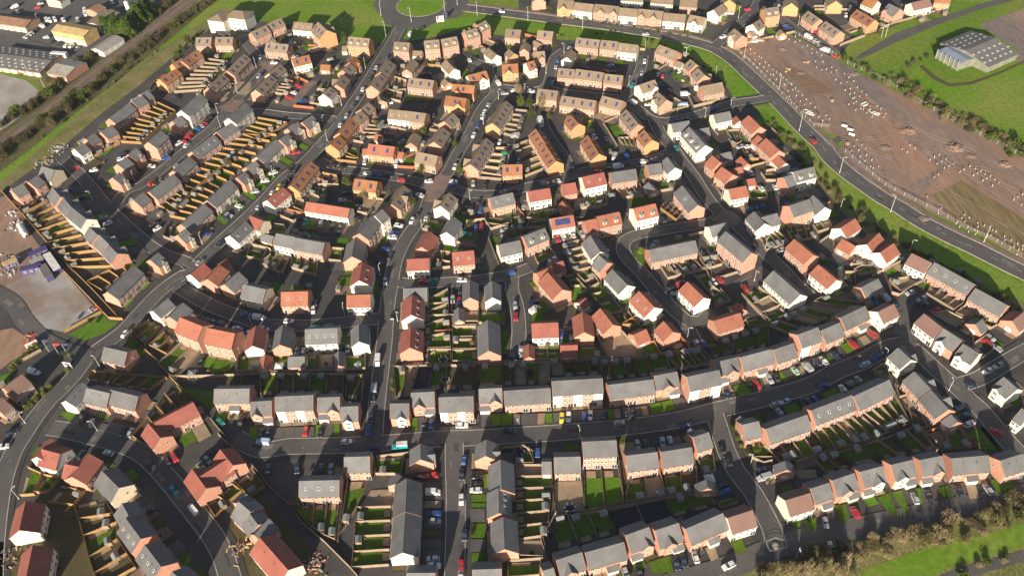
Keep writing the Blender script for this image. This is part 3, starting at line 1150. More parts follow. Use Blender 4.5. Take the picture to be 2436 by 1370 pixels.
# ---------------------------------------------------------------- mesh helper
class MB:
    def __init__(s): s.v = []; s.f = []; s.m = []; s.mats = []
    def mi(s, m):
        if m not in s.mats: s.mats.append(m)
        return s.mats.index(m)
    def face(s, pts, m):
        i = len(s.v); s.v += [tuple(p) for p in pts]; s.f.append(tuple(range(i, i+len(pts)))); s.m.append(s.mi(m))
    def box(s, x0, x1, y0, y1, z0, z1, m):
        i = len(s.v); k = s.mi(m)
        s.v += [(x0, y0, z0), (x1, y0, z0), (x1, y1, z0), (x0, y1, z0), (x0, y0, z1), (x1, y0, z1), (x1, y1, z1), (x0, y1, z1)]
        for q in ((0, 3, 2, 1), (4, 5, 6, 7), (0, 1, 5, 4), (1, 2, 6, 5), (2, 3, 7, 6), (3, 0, 4, 7)):
            s.f.append(tuple(i+a for a in q)); s.m.append(k)
    def ext(s, poly, ax, a0, a1, m):
        # poly: 2-D outline (u, z) pushed along ax ('x': u=y, 'y': u=x)
        i = len(s.v); k = s.mi(m); n = len(poly)
        for a in (a0, a1):
            for u, z in poly: s.v.append((a, u, z) if ax == 'x' else (u, a, z))
        s.f.append(tuple(i+j for j in range(n))); s.m.append(k)
        s.f.append(tuple(i+n+j for j in reversed(range(n)))); s.m.append(k)
        for j in range(n):
            s.f.append((i+j, i+(j+1) % n, i+n+(j+1) % n, i+n+j)); s.m.append(k)
    def slab(s, p0, p1, wd, z0, z1, m):
        # upright wall or strip from p0 to p1
        d = Vector((p1[0]-p0[0], p1[1]-p0[1])); 
        if d.length < 1e-4: return
        d.normalize(); n = Vector((-d.y, d.x))*wd/2
        i = len(s.v); k = s.mi(m)
        for z in (z0, z1):
            s.v += [(p0[0]-n.x, p0[1]-n.y, z), (p1[0]-n.x, p1[1]-n.y, z), (p1[0]+n.x, p1[1]+n.y, z), (p0[0]+n.x, p0[1]+n.y, z)]
        for q in ((0, 3, 2, 1), (4, 5, 6, 7), (0, 1, 5, 4), (1, 2, 6, 5), (2, 3, 7, 6), (3, 0, 4, 7)):
            s.f.append(tuple(i+a for a in q)); s.m.append(k)
    def cyl(s, x, y, z0, z1, r0, r1, m, n=8, ax='z', cap=True):
        i = len(s.v); k = s.mi(m)
        for z, r in ((z0, r0), (z1, r1)):
            for j in range(n):
                a = 2*math.pi*j/n; c, q = r*math.cos(a), r*math.sin(a)
                s.v.append((x+c, y+q, z) if ax == 'z' else (x+c, z, y+q))
        for j in range(n):
            s.f.append((i+j, i+(j+1) % n, i+n+(j+1) % n, i+n+j)); s.m.append(k)
        if cap:
            s.f.append(tuple(i+j for j in reversed(range(n)))); s.m.append(k)
            s.f.append(tuple(i+n+j for j in range(n))); s.m.append(k)
    def mesh(s, name, smooth=False):
        me = bpy.data.meshes.new(name); me.from_pydata(s.v, [], s.f)
        for m in s.mats: me.materials.append(m)
        me.polygons.foreach_set('material_index', s.m)
        if smooth: me.polygons.foreach_set('use_smooth', [True]*len(s.f))
        me.update(); return me
    def obj(s, name, parent=None, loc=None, smooth=False):
        return put(name, s.mesh(name, smooth), parent, loc)
def put(name, me, parent=None, loc=None, rz=0, sc=None):
    o = bpy.data.objects.new(name, me); COL.objects.link(o)
    if parent: o.parent = parent
    if loc is not None: o.location = loc
    if rz: o.rotation_euler = (0, 0, rz)
    if sc: o.scale = sc
    return o
def empty(name, loc, rz=0):
    o = bpy.data.objects.new(name, None); COL.objects.link(o); o.location = loc; o.rotation_euler = (0, 0, rz)
    o.empty_display_size = .5
    return o
def tag(o, label, cat, group=None):
    o['label'] = label; o['category'] = cat
    if group: o['group'] = group
def struct(o): o['kind'] = 'structure'; return o
def blocks(txt):
    o = None
    for ln in txt.strip().split('\n'):
        if '@' in ln:
            h, t = ln.split('@'); a = t.split(); o = (float(a[0]), float(a[1])); k = h
        elif ln.strip(): yield k, o, ln
_pz = [0]
def polyflat(name, pts, z, m, hole=None):
    _pz[0] += 1; z += .0045*(_pz[0] % 12)
    from mathutils.geometry import tessellate_polygon
    me = bpy.data.meshes.new(name)
    vs = [(p[0], p[1], z) for p in pts]
    tr = tessellate_polygon([[Vector(v) for v in vs]])
    fs = []
    for t in tr:
        a, b, c = (Vector(vs[i]) for i in t)
        fs.append(t if (b-a).cross(c-a).z > 0 else t[::-1])
    me.from_pydata(vs, [], fs); me.materials.append(m); me.update()
    return struct(put(name, me))
# ---------------------------------------------------------------- names for places: every label is anchored on a road
def PL(s): 
    a = [float(q) for q in s.replace(',', ' ').split()]
    return [un(a[i], a[i+1]).to_2d() for i in range(0, len(a), 2)]
ROADS = []
for ln in DROADS.strip().split('\n'):
    nm, end, wd, pts = ln.split('|'); ROADS.append((nm, end, float(wd), PL(pts)))
def near(p):
    best = (1e9, 0, 0)
    for i, (nm, end, wd, pts) in enumerate(ROADS):
        acc = 0
        for a, b in zip(pts, pts[1:]):
            d = b-a; L = d.length
            t = max(0, min(1, (p-a).dot(d)/(L*L+1e-9))); q = (p-(a+d*t)).length
            if q < best[0]: best = (q, i, acc+t*L)
            acc += L
    return best
ORD = 'first second third fourth fifth sixth seventh eighth ninth tenth eleventh twelfth thirteenth fourteenth fifteenth sixteenth seventeenth eighteenth nineteenth'.split()
def ordw(n):
    if n <= 19: return ORD[n-1]
    T = {2: 'twent', 3: 'thirt', 4: 'fort', 5: 'fift', 6: 'sixt', 7: 'sevent'}[n//10]
    return T+'ieth' if n % 10 == 0 else T+'y-'+ORD[n % 10-1]
PEND = {}
def mark(o, p, desc, noun, cat, group=None):
    # label it later, when all things of that look beside that road are known
    d, i, t = near(Vector((p[0], p[1])))
    PEND.setdefault((desc, i, noun), []).append((t, o)); o['category'] = cat
    if group: o['group'] = group
def finish_labels():
    for (desc, i, noun), L in PEND.items():
        L.sort(key=lambda q: q[0])
        nm, end = ROADS[i][0], ROADS[i][1]
        for k, (t, o) in enumerate(L):
            if len(L) == 1: o['label'] = f'the only {desc} beside {nm}'
            else: o['label'] = f'{desc} beside {nm}, {ordw(k+1)} such from the {end} end'
# ---------------------------------------------------------------- ground sheets
site_pale = mk('site_pale_dust', (.30, .25, .21), (.24, .20, .175), .2, .95, 1, .2, 0, world=True)
kerb_d = mk('iron_cover', (.19, .175, .165), None, 1, .7, 3, .2, world=True)
wear_m = mk('worn_tarmac', (.185, .160, .145), (.14, .125, .115), .4, .85, 2, .2, world=True)
me = bpy.data.meshes.new('ground'); me.from_pydata([(-3000, -600, 0), (3000, -600, 0), (3000, 4000, 0), (-3000, 4000, 0)], [], [(0, 1, 2, 3)])
me.materials.append(field); struct(put('ground', me))
def P3(s, o=None):
    a = [float(q) for q in s.replace(',', ' ').split()]
    return [(un(a[i], a[i+1]) if o is None else uc(o, a[i], a[i+1])) for i in range(0, len(a), 2)]
polyflat('estate_ground', P3('-60,505 20,440 150,345 245,262 330,200 420,120 480,72 520,60 600,50 700,60 760,66 830,90 890,108 940,92 985,95 1090,62 1200,76 1400,90 1580,106 1690,150 1745,232 1800,258 1850,310 1885,350 1945,425 2010,500 2100,570 2200,628 2330,690 2500,760 2650,1000 2650,1190 2436,1190 2300,1200 2150,1250 2000,1290 1850,1345 1700,1375 1550,1500 -300,1500 -300,1000 -150,700'), .01, base_m)
polyflat('upper_estate_ground', P3('1225,-120 1235,32 1330,38 1500,62 1640,84 1720,104 1760,110 1880,82 2000,130 2030,95 2130,62 2240,15 2300,-120'), .01, base_m)
polyflat('yard_ground', P3('-200,-120 440,-120 450,-10 330,85 200,185 140,190 0,160 -200,150'), .01, asphalt)
polyflat('building_site', P3('1752,112 1800,100 1880,84 1940,112 1992,138 2010,155 2080,192 2200,252 2330,322 2436,377 2600,450 2600,720 2436,618 2340,563 2230,513 2130,458 2060,413 2012,372 2000,352 2010,335 1985,322 1960,312 1900,257 1840,197 1780,142'), .02, site_m)
polyflat('site_grey_track', P3('1990,140 2015,158 2100,215 2200,285 2280,325 2360,370 2436,410 2500,440 2500,470 2436,440 2360,400 2270,350 2190,315 2130,285 2080,240 2010,185'), .04, site_d)
polyflat('site_grey_patch', P3('2015,330 2060,350 2110,405 2165,440 2235,400 2200,370 2150,330 2150,300 2220,330 2290,370 2250,400 2230,425 2180,470 2120,468 2060,430 2020,385'), .04, site_d)
polyflat('site_bank', P3('2160,500 2180,478 2240,455 2285,430 2330,455 2436,520 2600,600 2600,700 2436,612 2350,560 2280,530 2215,465'), .05, site_g)
polyflat('site_worn_patch', P3('1860,165 1885,160 1960,200 1990,220 1930,225 1890,195'), .05, site_b)
polyflat('site_stone_patch', P3('1835,100 1880,92 1960,130 1985,160 1960,190 1900,165 1860,140'), .03, site_d)
polyflat('grass_verge', P3('480,72 505,25 520,-40 700,-70 840,-10 890,18 912,45 920,75 905,95 880,105 840,82 780,55 640,38 600,48 520,58'), .03, verge)
polyflat('grass_verge', P3('978,98 998,76 1030,58 1062,46 1140,40 1200,46 1277,56 1353,66 1430,76 1507,88 1583,100 1640,113 1692,132 1730,156 1762,188 1795,226 1778,238 1745,236 1728,205 1690,165 1580,118 1400,100 1200,86 1090,72 1020,92'), .03, verge)
polyflat('grass_verge', P3('1806,258 1850,260 1880,296 1910,332 1945,372 2000,428 2060,468 2130,512 2200,553 2290,603 2380,648 2440,676 2600,745 2600,800 2436,716 2370,690 2290,655 2190,600 2100,545 2010,475 1960,425 1925,385 1890,345 1855,310'), .03, verge)
polyflat('scrub_bank', P3('1880,340 1925,388 1960,428 2010,478 2100,548 2190,603 2290,658 2436,720 2600,800 2600,850 2330,725 2180,640 2110,600 2020,520 1950,440'), .035, rough_g)
polyflat('grass_verge', P3('1795,292 1816,265 1840,280 1890,330 1905,360 1880,345 1840,330'), .04, lawn2)
polyflat('bottom_field', P3('1500,1500 1680,1385 1800,1345 1930,1320 2100,1262 2250,1225 2440,1180 2600,1200 2600,1600'), .03, rough_g)
polyflat('grass_verge', P3('2040,1360 2180,1310 2330,1275 2440,1240 2600,1200 2600,1280 2436,1300 2250,1350 2150,1420'), .05, verge)
polyflat('bottom_lane', P3('2180,1390 2300,1345 2436,1308 2600,1270 2600,1310 2436,1335 2330,1365 2250,1400'), .07, asphalt)
polyflat('railway_bed', P3('-60,350 0,328 120,240 250,138 380,40 440,-8 520,-70 560,-70 480,0 380,80 250,175 120,275 0,372 -60,420'), .03, ballast)
polyflat('lineside_ground', P3('-100,300 0,300 120,205 220,125 300,75 440,-20 440,-8 380,40 250,138 120,240 0,328 -100,360'), .025, line_g)
polyflat('lineside_ground', P3('-60,420 0,372 120,275 250,175 380,80 480,0 560,-70 590,-70 505,15 410,95 280,200 160,290 60,365 -60,470'), .025, line_g)
polyflat('grass_strip', P3('-60,455 60,365 160,285 280,195 410,90 505,10 590,-70 650,-70 560,10 505,40 470,62 380,120 300,180 180,278 60,385 -60,480'), .03, verge)
polyflat('rough_strip', P3('-60,480 60,385 180,278 300,180 380,120 470,62 530,25 535,40 480,85 420,130 330,205 245,268 150,350 20,445 -60,510'), .04, rough_g)
polyflat('car_park', P3('-120,170 0,176 62,192 90,215 92,232 70,262 20,300 -120,380'), .03, concrete)
polyflat('pond', P3('-100,225 0,228 18,235 24,248 18,262 0,275 -100,330'), .06, water_m)
polyflat('car_park_green', P3('-10,165 60,182 100,186 150,190 140,215 110,240 85,262 92,232 90,215 62,192 0,176'), .035, rough_g)
polyflat('grass_verge', P3('0,165 50,180 80,195 98,212 92,232 62,192 0,175'), .05, verge)
polyflat('slab_yard', P3('650 760', (0, 600)) if 0 else P3('10,685 72,650 150,645 230,738 153,790 97,779 64,748 28,702'), .05, slab_c)
polyflat('site_corner', P3('-150,500 0,470 25,462 75,560 120,620 150,640 72,652 10,685 -20,720 -150,800'), .03, site_m)
polyflat('site_corner', P3('-150,830 -20,790 30,780 60,800 85,830 25,860 0,880 -150,900'), .03, site_m)
polyflat('grass_corner', P3('164,796 245,748 258,764 292,768 262,788 202,810'), .05, lawn2)
polyflat('grass_corner', P3('-20,905 0,895 28,885 20,905 0,925 -20,940'), .05, lawn2)
polyflat('house_plot_soil', P3('-20,1290 40,1285 100,1180 190,1190 230,1370 0,1480'), .02, soil)
polyflat('house_plot_soil', P3('570,1150 620,1170 740,1300 780,1370 560,1450 520,1330'), .02, soil)
polyflat('farm_lane', P3('2033,138 2130,80 2220,48 2330,12 2436,-20 2436,-5 2330,25 2225,62 2140,98 2050,140 2040,145'), .03, asphalt)
polyflat('farm_track', P3('2195,155 2230,185 2262,200 2310,195 2380,170 2436,145 2436,150 2380,176 2312,202 2258,207 2220,190 2185,158'), .04, soil)
polyflat('farm_yard', P3('2330,60 2436,20 2600,-20 2600,130 2420,150 2425,120'), .03, site_d)
polyflat('field_dark', P3('2150,195 2190,150 2250,208 2436,150 2600,100 2600,400 2436,355 2350,300 2240,240'), .02, verge)
for s in ('1009,441 1027,424 1048,415 1074,418 1068,437 1058,458 1030,483 1008,480 1016,463', ):
    polyflat('block_junction', P3(s), .20, block)
for o, s in (((1600, 300), '355 870 480 780 560 800 650 870 590 930 480 960'), ((400, 0), '470 1010 590 930 720 940 600 1060'), ((400, 0), '845 610 890 570 1070 590 1010 600 930 670'),
             ((400, 0), '1030 970 1290 750 1400 760 1160 1010'), ((800, 0), '720 660 780 600 840 620 800 690'), ((800, 0), '500 1185 620 1160 660 1230 560 1290'), ((400, 0), '1100 350 1250 340 1290 400 1180 430')):
    polyflat('block_court', P3(s, o), .18, block)
polyflat('roundabout_ring', [(ROC := un(1001, 13)) + Vector((math.cos(a)*30.5, math.sin(a)*30.5, 0)) for a in [i*math.pi/24 for i in range(48)]], .025, asphalt)
ri = (un(1058, 13)-un(945, 13)).length/2
polyflat('roundabout_island', [ROC + Vector((math.cos(a)*ri, math.sin(a)*ri, 0)) for a in [i*math.pi/24 for i in range(48)]], .13, verge)
k = MB()
for i in range(48):
    a, b = i*math.pi/24, (i+1)*math.pi/24
    k.slab(ROC+Vector((math.cos(a), math.sin(a), 0))*(ri+.2), ROC+Vector((math.cos(b), math.sin(b), 0))*(ri+.2), .4, 0, .15, kerb_m)
struct(k.obj('roundabout_kerb'))
# ---------------------------------------------------------------- roads, kerbs, pavements
def dense(pts, st=3.0):
    # smooth (Catmull-Rom) resample
    out = []
    n = len(pts)
    for i in range(n-1):
        p0, p1, p2, p3 = pts[max(i-1, 0)], pts[i], pts[i+1], pts[min(i+2, n-1)]
        c = max(1, int((p2-p1).length/st))
        for j in range(c):
            t = j/c
            out.append(.5*((2*p1)+(p2-p0)*t+(2*p0-5*p1+4*p2-p3)*t*t+(3*p1-p0-3*p2+p3)*t**3))
    out.append(pts[-1]); return out
DR = [(n, e, w, dense(p)) for n, e, w, p in ROADS]
def inroad(q, skip, grow=0.0):
    if (q-ROC.to_2d()).length < 30.5: return True
    for i, (n, e, w, p) in enumerate(DR):
        if i == skip: continue
        r = w/2+grow
        for a, b in zip(p, p[1:]):
            d = b-a; t = max(0, min(1, (q-a).dot(d)/(d.length_squared+1e-9)))
            if (q-(a+d*t)).length < r: return True
    return False
for i, (nm, e, wd, p) in enumerate(DR):
    rb, kb, pb, lb = MB(), MB(), MB(), MB()
    nrm = []
    for j in range(len(p)):
        d = (p[min(j+1, len(p)-1)]-p[max(j-1, 0)]).normalized(); nrm.append(Vector((-d.y, d.x)))
    z = .05+.006*i
    pw = 2.6 if nm == 'the main road' else 1.9
    yard = nm in ('the railway yard', 'the site entrance track', 'the hedge side drive', 'the upper right court', 'the parking court')
    for j in range(len(p)-1):
        a, b, na, nb = p[j], p[j+1], nrm[j], nrm[j+1]
        rb.face([(*(a-na*wd/2), z), (*(b-nb*wd/2), z), (*(b+nb*wd/2), z), (*(a+na*wd/2), z)], asphalt)
        if yard: continue
        for s in (1, -1):
            m0 = (a+b)/2+na*s*(wd/2+.15)
            if not inroad(m0, i): kb.slab(a+na*s*(wd/2+.11), b+nb*s*(wd/2+.11), .26, 0, .17+z*.2, kerb_m)
            if nm == 'the main road' and s == -1: continue
            m1 = (a+b)/2+na*s*(wd/2+.2+pw/2)
            if not inroad(m1, i, .2):
                o1, o2 = wd/2+.2, wd/2+.2+pw
                q = [a+na*s*o1, b+nb*s*o1, b+nb*s*o2, a+na*s*o2]
                if s == 1: q = q[::-1]
                pb.face([(*v, .15+z*.2) for v in q[::-1]] if s == -1 else [(*v, .15+z*.2) for v in q[::-1]], block if nm == 'the main road' else pave)
    struct(rb.obj('road'))
    wb = MB()
    for j in range(1, len(p)-2):
        if R.random() < .5:
            a = p[j]+nrm[j]*R.uniform(-wd*.35, wd*.35); d = (p[j+1]-p[j]).normalized()
            if R.random() < .45: wb.slab(a, a+d*R.uniform(.5, .8), R.uniform(.5, .8), z-.02, z+.006+.0001*j, kerb_d)
            else: wb.slab(a, a+d*R.uniform(1.5, 6), R.uniform(.6, 2.2), z-.02, z+.0035+.0001*j, R.choice((base_m, wear_m, wear_m)))
    if wb.f: struct(wb.obj('road_patches'))
    if kb.f: struct(kb.obj('kerb'))
    if pb.f: struct(pb.obj('pavement'))
    if nm == 'the main road':
        for j in range(4, len(p)-1, 3): lb.slab(p[j], p[j]+(p[j+1]-p[j])*.75, .16, z+.004, z+.010, paint)
        struct(lb.obj('road_markings'))
# wheel tracks and low spoil heaps on the cleared plot
tb = MB()
for s, off in (('1760,125 1830,175 1900,235 1985,300 2060,350 2150,390 2280,470 2436,560', 0), ('1880,100 1950,160 2030,230 2120,300 2230,360 2330,420 2436,470', 3), ('1990,170 2080,240 2180,300 2300,350 2436,410', -2), ('2000,330 2080,330 2160,300 2260,330', 0),
               ('2020,380 2090,420 2170,450 2260,500 2380,570 2436,600', 1), ('1800,120 1880,190 1960,260 2010,320', -3), ('2080,270 2180,350 2290,420 2436,520', 2), ('2150,470 2230,410 2330,400 2436,440', 0)):
    p = dense(PL(s), 4)
    for j, (a, b) in enumerate(zip(p, p[1:])):
        d = (b-a).normalized(); nn = Vector((-d.y, d.x))
        for q in (-1.1, 1.1):
            if R.random() < .82: tb.slab(a+nn*(q+off+.6*math.sin(j*.7)), b+nn*(q+off+.6*math.sin((j+1)*.7)), R.uniform(.35, .8), .05, .125+.0007*(j % 9), R.choice((site_d, site_b, site_d, site_pale)))
struct(tb.obj('wheel_tracks'))
for x, y, s in ((2158, 312, 2.6), (2272, 352, 2.8), (2105, 352, 1.8), (1862, 118, 1.5), (2030, 176, 2.0), (2310, 372, 1.6), (1905, 175, 1.4), (2390, 392, 2.0), (2200, 520, 1.5)):
    m = MB(); p = un(x, y); g = [[(p.x+(i-5)*s*.36, p.y+(j-5)*s*.3, max(-.2, s*.30*(1-((i-5)**2+(j-5)**2)/23.0)+R.uniform(-.12, .12)*s)) for i in range(11)] for j in range(11)]
    for j in range(10):
        for i in range(10): m.face([g[j][i], g[j][i+1], g[j+1][i+1], g[j+1][i]], R.choice((site_d, site_m, site_m)))
    struct(m.obj('spoil_heap'))
# give-way dashes at the two mouths on the main road
gw = MB()
for s in ('1958,330 1972,347', '1690,112 1718,119'):
    a, b = P3(s)
    for k in range(9): 
        c = a.lerp(b, k/9); d = a.lerp(b, (k+.5)/9); gw.slab(c, d, .3, .10, .12, paint)
struct(gw.obj('give_way_marking'))
polyflat('site_road_mouth', P3('1948,345 1972,335 2022,318 2030,322 1990,342 1975,368'), .045, asphalt)
# railway: two tracks of rails on sleepers
def track(s):
    p = dense(PL(s), 8); m = MB(); n = MB()
    for a, b in zip(p, p[1:]):
        d = (b-a).normalized(); nn = Vector((-d.y, d.x))
        for q in (-.75, .75): m.slab(a+nn*q, b+nn*q, .24, .2, .36, rail_m)
        c = max(1, int((b-a).length/1.4))
        for j in range(c):
            x = a+(b-a)*(j/c); n.slab(x-nn*1.3, x+nn*1.3, .3, .05, .2, sleeper)
    struct(m.obj('railway_rails')); struct(n.obj('railway_sleepers'))
track('-20,352 0,337 120,245 250,143 380,47 445,2 500,-40')
track('-20,376 0,360 120,263 250,160 380,66 460,5 520,-40')
# ---------------------------------------------------------------- shared window meshes
def winmesh(nm, wd, ht, bars):
    m = MB(); t = .055
    m.box(-wd/2, wd/2, -.02, .03, 0, ht, glass)
    m.box(-wd/2-t, -wd/2+t*.6, -.02, .07, -t, ht+t, frame); m.box(wd/2-t*.6, wd/2+t, -.02, .07, -t, ht+t, frame)
    m.box(-wd/2+t*.6, wd/2-t*.6, -.02, .07, -t, t*.6, frame); m.box(-wd/2+t*.6, wd/2-t*.6, -.02, .07, ht-t*.6, ht+t, frame)
    for k in range(1, bars+1):
        x = -wd/2+wd*k/(bars+1); m.box(x-.05, x+.05, .03, .065, t*.6, ht-t*.6, frame)
    m.box(-wd/2-t, wd/2+t, .07, .12, -t-.03, -t+.03, frame)
    return m.mesh(nm)
WIN = winmesh('window', .95, 1.0, 1); WIN2 = winmesh('window_wide', 1.45, 1.05, 2); WINS = winmesh('window_small', .6, .9, 0)
PAT = winmesh('patio_door', 1.7, 2.0, 1)
_d = MB(); _d.box(-.5, .5, -.02, .05, 0, 2.05, door_m); _d.box(-.62, -.5, -.02, .08, 0, 2.15, frame); _d.box(.5, .62, -.02, .08, 0, 2.15, frame); _d.box(-.5, .5, -.02, .08, 2.05, 2.17, frame)
DOOR = _d.mesh('door')
_d = MB(); _d.box(-1.15, 1.15, -.02, .05, 0, 2.1, gdoor)
for q in range(1, 5): _d.box(-1.15, 1.15, .05, .065, q*.42-.03, q*.42, steel)
GDOOR = _d.mesh('garage_door')
_d = MB(); _d.box(-.60, .60, -1.05, 1.05, .0, .09, solar_m); SOLAR = _d.mesh('solar_panel')
_d = MB(); _d.box(-.42, .42, -.55, .55, 0, .10, frame); _d.box(-.30, .30, -.42, .42, .10, .115, glass); VELUX = _d.mesh('roof_window')
# ---------------------------------------------------------------- houses
ADJ = {'g': 'grey-roofed', 'b': 'brown-roofed', 'o': 'orange-brown-roofed', 't': 'terracotta-roofed', 'r': 'red-roofed', 'm': 'mauve-roofed'}
WNM = {'R': 'brick', 'O': 'orange-brick', 'W': 'white', 'C': 'cream', 'M': 'brick-and-white'}
HOUSES = []
def house(o, ln):
    tk = ln.split(); x1, y1, x2, y2 = map(float, tk[:4]); rc, wc = tk[4], tk[5]
    st, D, e, n, gs, pv = 2, 8.2, None, None, [], []
    sol = vel = dor = 0; big = False; gar = False; pt = .75
    for t in tk[6:]:
        if t == '3': st = 3
        elif t == 'G': gar = True
        elif t == 'S': big = True
        elif t[0] == 'D': D = float(t[1:])
        elif t[0] == 'e': e = float(t[1:])
        elif t[0] == 'n': n = int(t[1:])
        elif t[0] == 's': sol = int(t[1:])
        elif t[0] == 'v': vel = int(t[1:])
        elif t[0] == 'd': dor = int(t[1:])
        elif t[0] == 'g':
            q = t[1:]; i = max(q.find('f'), q.find('b')); gs.append([float(q[:i]), q[i], q[i+1:] or wc])
        elif t[0] == 'p': pv.append(float(t[1:]))
    if gar: D = 5.4 if D == 8.2 else D; e = e or 2.5
    if e is None: e = 7.3 if st == 3 else 4.9
    if e < 4: gar = True
    hw = D/2; zr = e+hw*pt
    a, b = uc(o, x1, y1, zr), uc(o, x2, y2, zr)
    c = (a+b)/2; u = (b-a); L = max(u.length, 3.2); u.normalize()
    f = Vector((u.y, -u.x, 0))                       # local -Y
    if f.dot(Vector((0, 0, 0))-Vector((c.x, c.y, 0))) < 0:
        u = -u
        for g in gs: g[0] = 1-g[0]
        pv = [1-q for q in pv]
    rz = math.atan2(u.y, u.x)
    n = n or max(1, round(L/5.2))
    kind = 'garage' if gar else ('terrace' if n >= 4 else ('townhouse' if st == 3 else 'house'))
    root = empty({'garage': 'garage', 'terrace': 'terrace_house_row', 'townhouse': 'town_house', 'house': 'house'}[kind], (c.x, c.y, 0), rz)
    wm, rm = WA[wc], RO[rc]
    hx, wy = L/2-.12, hw-.28
    ze = e+.28*pt-.17; zt = zr-.18
    W = MB()
    W.ext([(-wy, 0), (wy, 0), (wy, ze), (0, zt), (-wy, ze)], 'x', -hx, hx, wm)
    W.obj('wall', root)
    T = MB()
    T.ext([(-hw, e), (0, zr), (hw, e), (hw, e-.16), (0, zr-.2), (-hw, e-.16)], 'x', -L/2, L/2, rm)
    T.ext([(-.16, zr-.08), (0, zr+.07), (.16, zr-.08)], 'x', -L/2+.03, L/2-.03, rm)
    roof = T.obj('roof', root)
    if rc in 'g' and not gar:
        for sx in (-1, 1):
            V = MB(); x0, x1_ = sorted((sx*(L/2+.004), sx*(L/2+.045)))
            V.ext([(-hw-.02, e-.05), (0, zr+.02), (hw+.02, e-.05), (hw+.02, e-.22), (0, zr-.16), (-hw-.02, e-.22)], 'x', x0, x1_, trim if wc != 'R' else WA['R'])
            V.obj('bargeboard', root)
    # front and rear gables
    blocked = []
    for t, side, gc in gs:
        s = -1 if side == 'f' else 1
        x0 = -L/2+t*L; gw = min(5.0, L*.56)/2
        x0 = max(-L/2+gw+.02, min(L/2-gw-.02, x0))
        gp = .95; gz = min(zr-.25, e+gw*gp); gp = (gz-e)/gw
        yo = wy+.55; yi = max(.1, (zr-gz)/pt)
        Q = MB(); iw = gw-.25
        ge = e+.25*gp-.17
        Q.ext([(x0-iw, 0), (x0+iw, 0), (x0+iw, ge), (x0, gz-.18), (x0-iw, ge)], 'y', *sorted((s*(wy-.4), s*yo)), WA[gc])
        g = Q.obj('gable_front', root)
        Q = MB(); Q.ext([(x0-gw, e), (x0, gz), (x0+gw, e), (x0+gw, e-.16), (x0, gz-.2), (x0-gw, e-.16)], 'y', *sorted((s*(yi-.25), s*(yo+.3))), rm)
        Q.obj('gable_roof', g)
        rot = 0 if s > 0 else math.pi
        put('window', WIN2, g, (x0, s*yo, 3.2), rot); put('window', WIN2, g, (x0, s*yo, .9), rot)
        blocked.append((x0-gw-.3, x0+gw+.3, s))
    for q in pv:
        x0 = max(-L/2+1.9, min(L/2-1.9, -L/2+q*L))
        Q = MB(); Q.box(x0-1.7, x0+1.7, -wy-1.5, -wy-.01, 0, 2.45, WA['W'])
        p = Q.obj('porch', root)
        Q = MB(); Q.ext([(-wy-1.75, 2.42), (-wy-.02, 3.25), (-wy-.02, 3.09), (-wy-1.75, 2.27)], 'x', x0-1.95, x0+1.95, rm); Q.obj('porch_roof', p)
        put('garage_door', GDOOR, p, (x0, -wy-1.5, .02), math.pi)
        blocked.append((x0-2.3, x0+2.3, -1))
    def free(x, s, z):
        for q0, q1, bs in blocked:
            if bs == s and q0-.8 < x < q1+.8: return False
        return True
    if gar:
        if e > 2.9: put('window', WIN, root, (L*.2, -wy, 1.0), math.pi)
        put('garage_door', GDOOR, root, (-L*.15 if L > 4 else 0, -wy, .02), math.pi)
        # a second door on the gable that faces the viewer's side of the estate
        if D >= 4.4:
            ex = 1 if u.y < 0 else -1
            put('garage_door', GDOOR, root, (ex*hx, 0, .02), -ex*math.pi/2)
    else:
        uw = L/n; zs = [.85, 3.35] + ([5.75] if st == 3 else [])
        for i in range(n):
            xc = -L/2+uw*(i+.5); fl = 1 if i % 2 else -1
            for s in (-1, 1):
                rot = 0 if s > 0 else math.pi
                for k, z in enumerate(zs):
                    if k == 0:
                        xd = xc+fl*uw*.27
                        if free(xd, s, z):
                            if s*fl > 0 and wc != 'W' or s > 0: put('door', DOOR, root, (xd, s*wy, .03), rot)
                            else: put('patio_door', PAT, root, (xd, s*wy, .05), rot)
                        xw = xc-fl*uw*.2
                        if free(xw, s, z): put('window', WIN2 if uw > 4.6 else WIN, root, (xw, s*wy, z), rot)
                    else:
                        for q in (-.23, .23):
                            xw = xc+q*uw
                            if free(xw, s, z) and not (k == 1 and any(q0 < xw < q1 and b2 == s for q0, q1, b2 in blocked)): put('window', WIN, root, (xw, s*wy, z-(.15 if k == len(zs)-1 else 0)), rot)
        for sx in (-1, 1):
            if R.random() < .55:
                rot = -sx*math.pi/2
                put('window', WINS, root, (sx*hx, R.choice((-1.2, 1.2)), 3.3), rot)
                if R.random() < .5: put('window', WINS, root, (sx*hx, R.choice((-1.4, 1.4)), 1.0), rot)
        if wc == 'M':
            for i in range(0, n, 2):
                xc = -L/2+uw*(i+.5); Q = MB()
                Q.box(max(-hx+.02, xc-uw*.46), min(hx-.02, xc+uw*.46), -wy-.035, -wy+.1, .05, ze-.1, WA['W'])
                Q.obj('render_panel', root)
        for s in (-1, 1):
            Q = MB(); Q.box(-L/2, L/2, s*hw-.05+s*.05, s*hw+.05+s*.05, e-.24, e-.14, frame if wc == 'W' else door_m)
            Q.obj('gutter', root)
        if st == 3 or L > 7:
            for i in range(1, n):
                Q = MB(); Q.box(-L/2+uw*i-.05, -L/2+uw*i+.05, -wy-.09, -wy-.01, .1, e-.2, door_m); Q.obj('downpipe', root)
    sl = math.atan(pt)
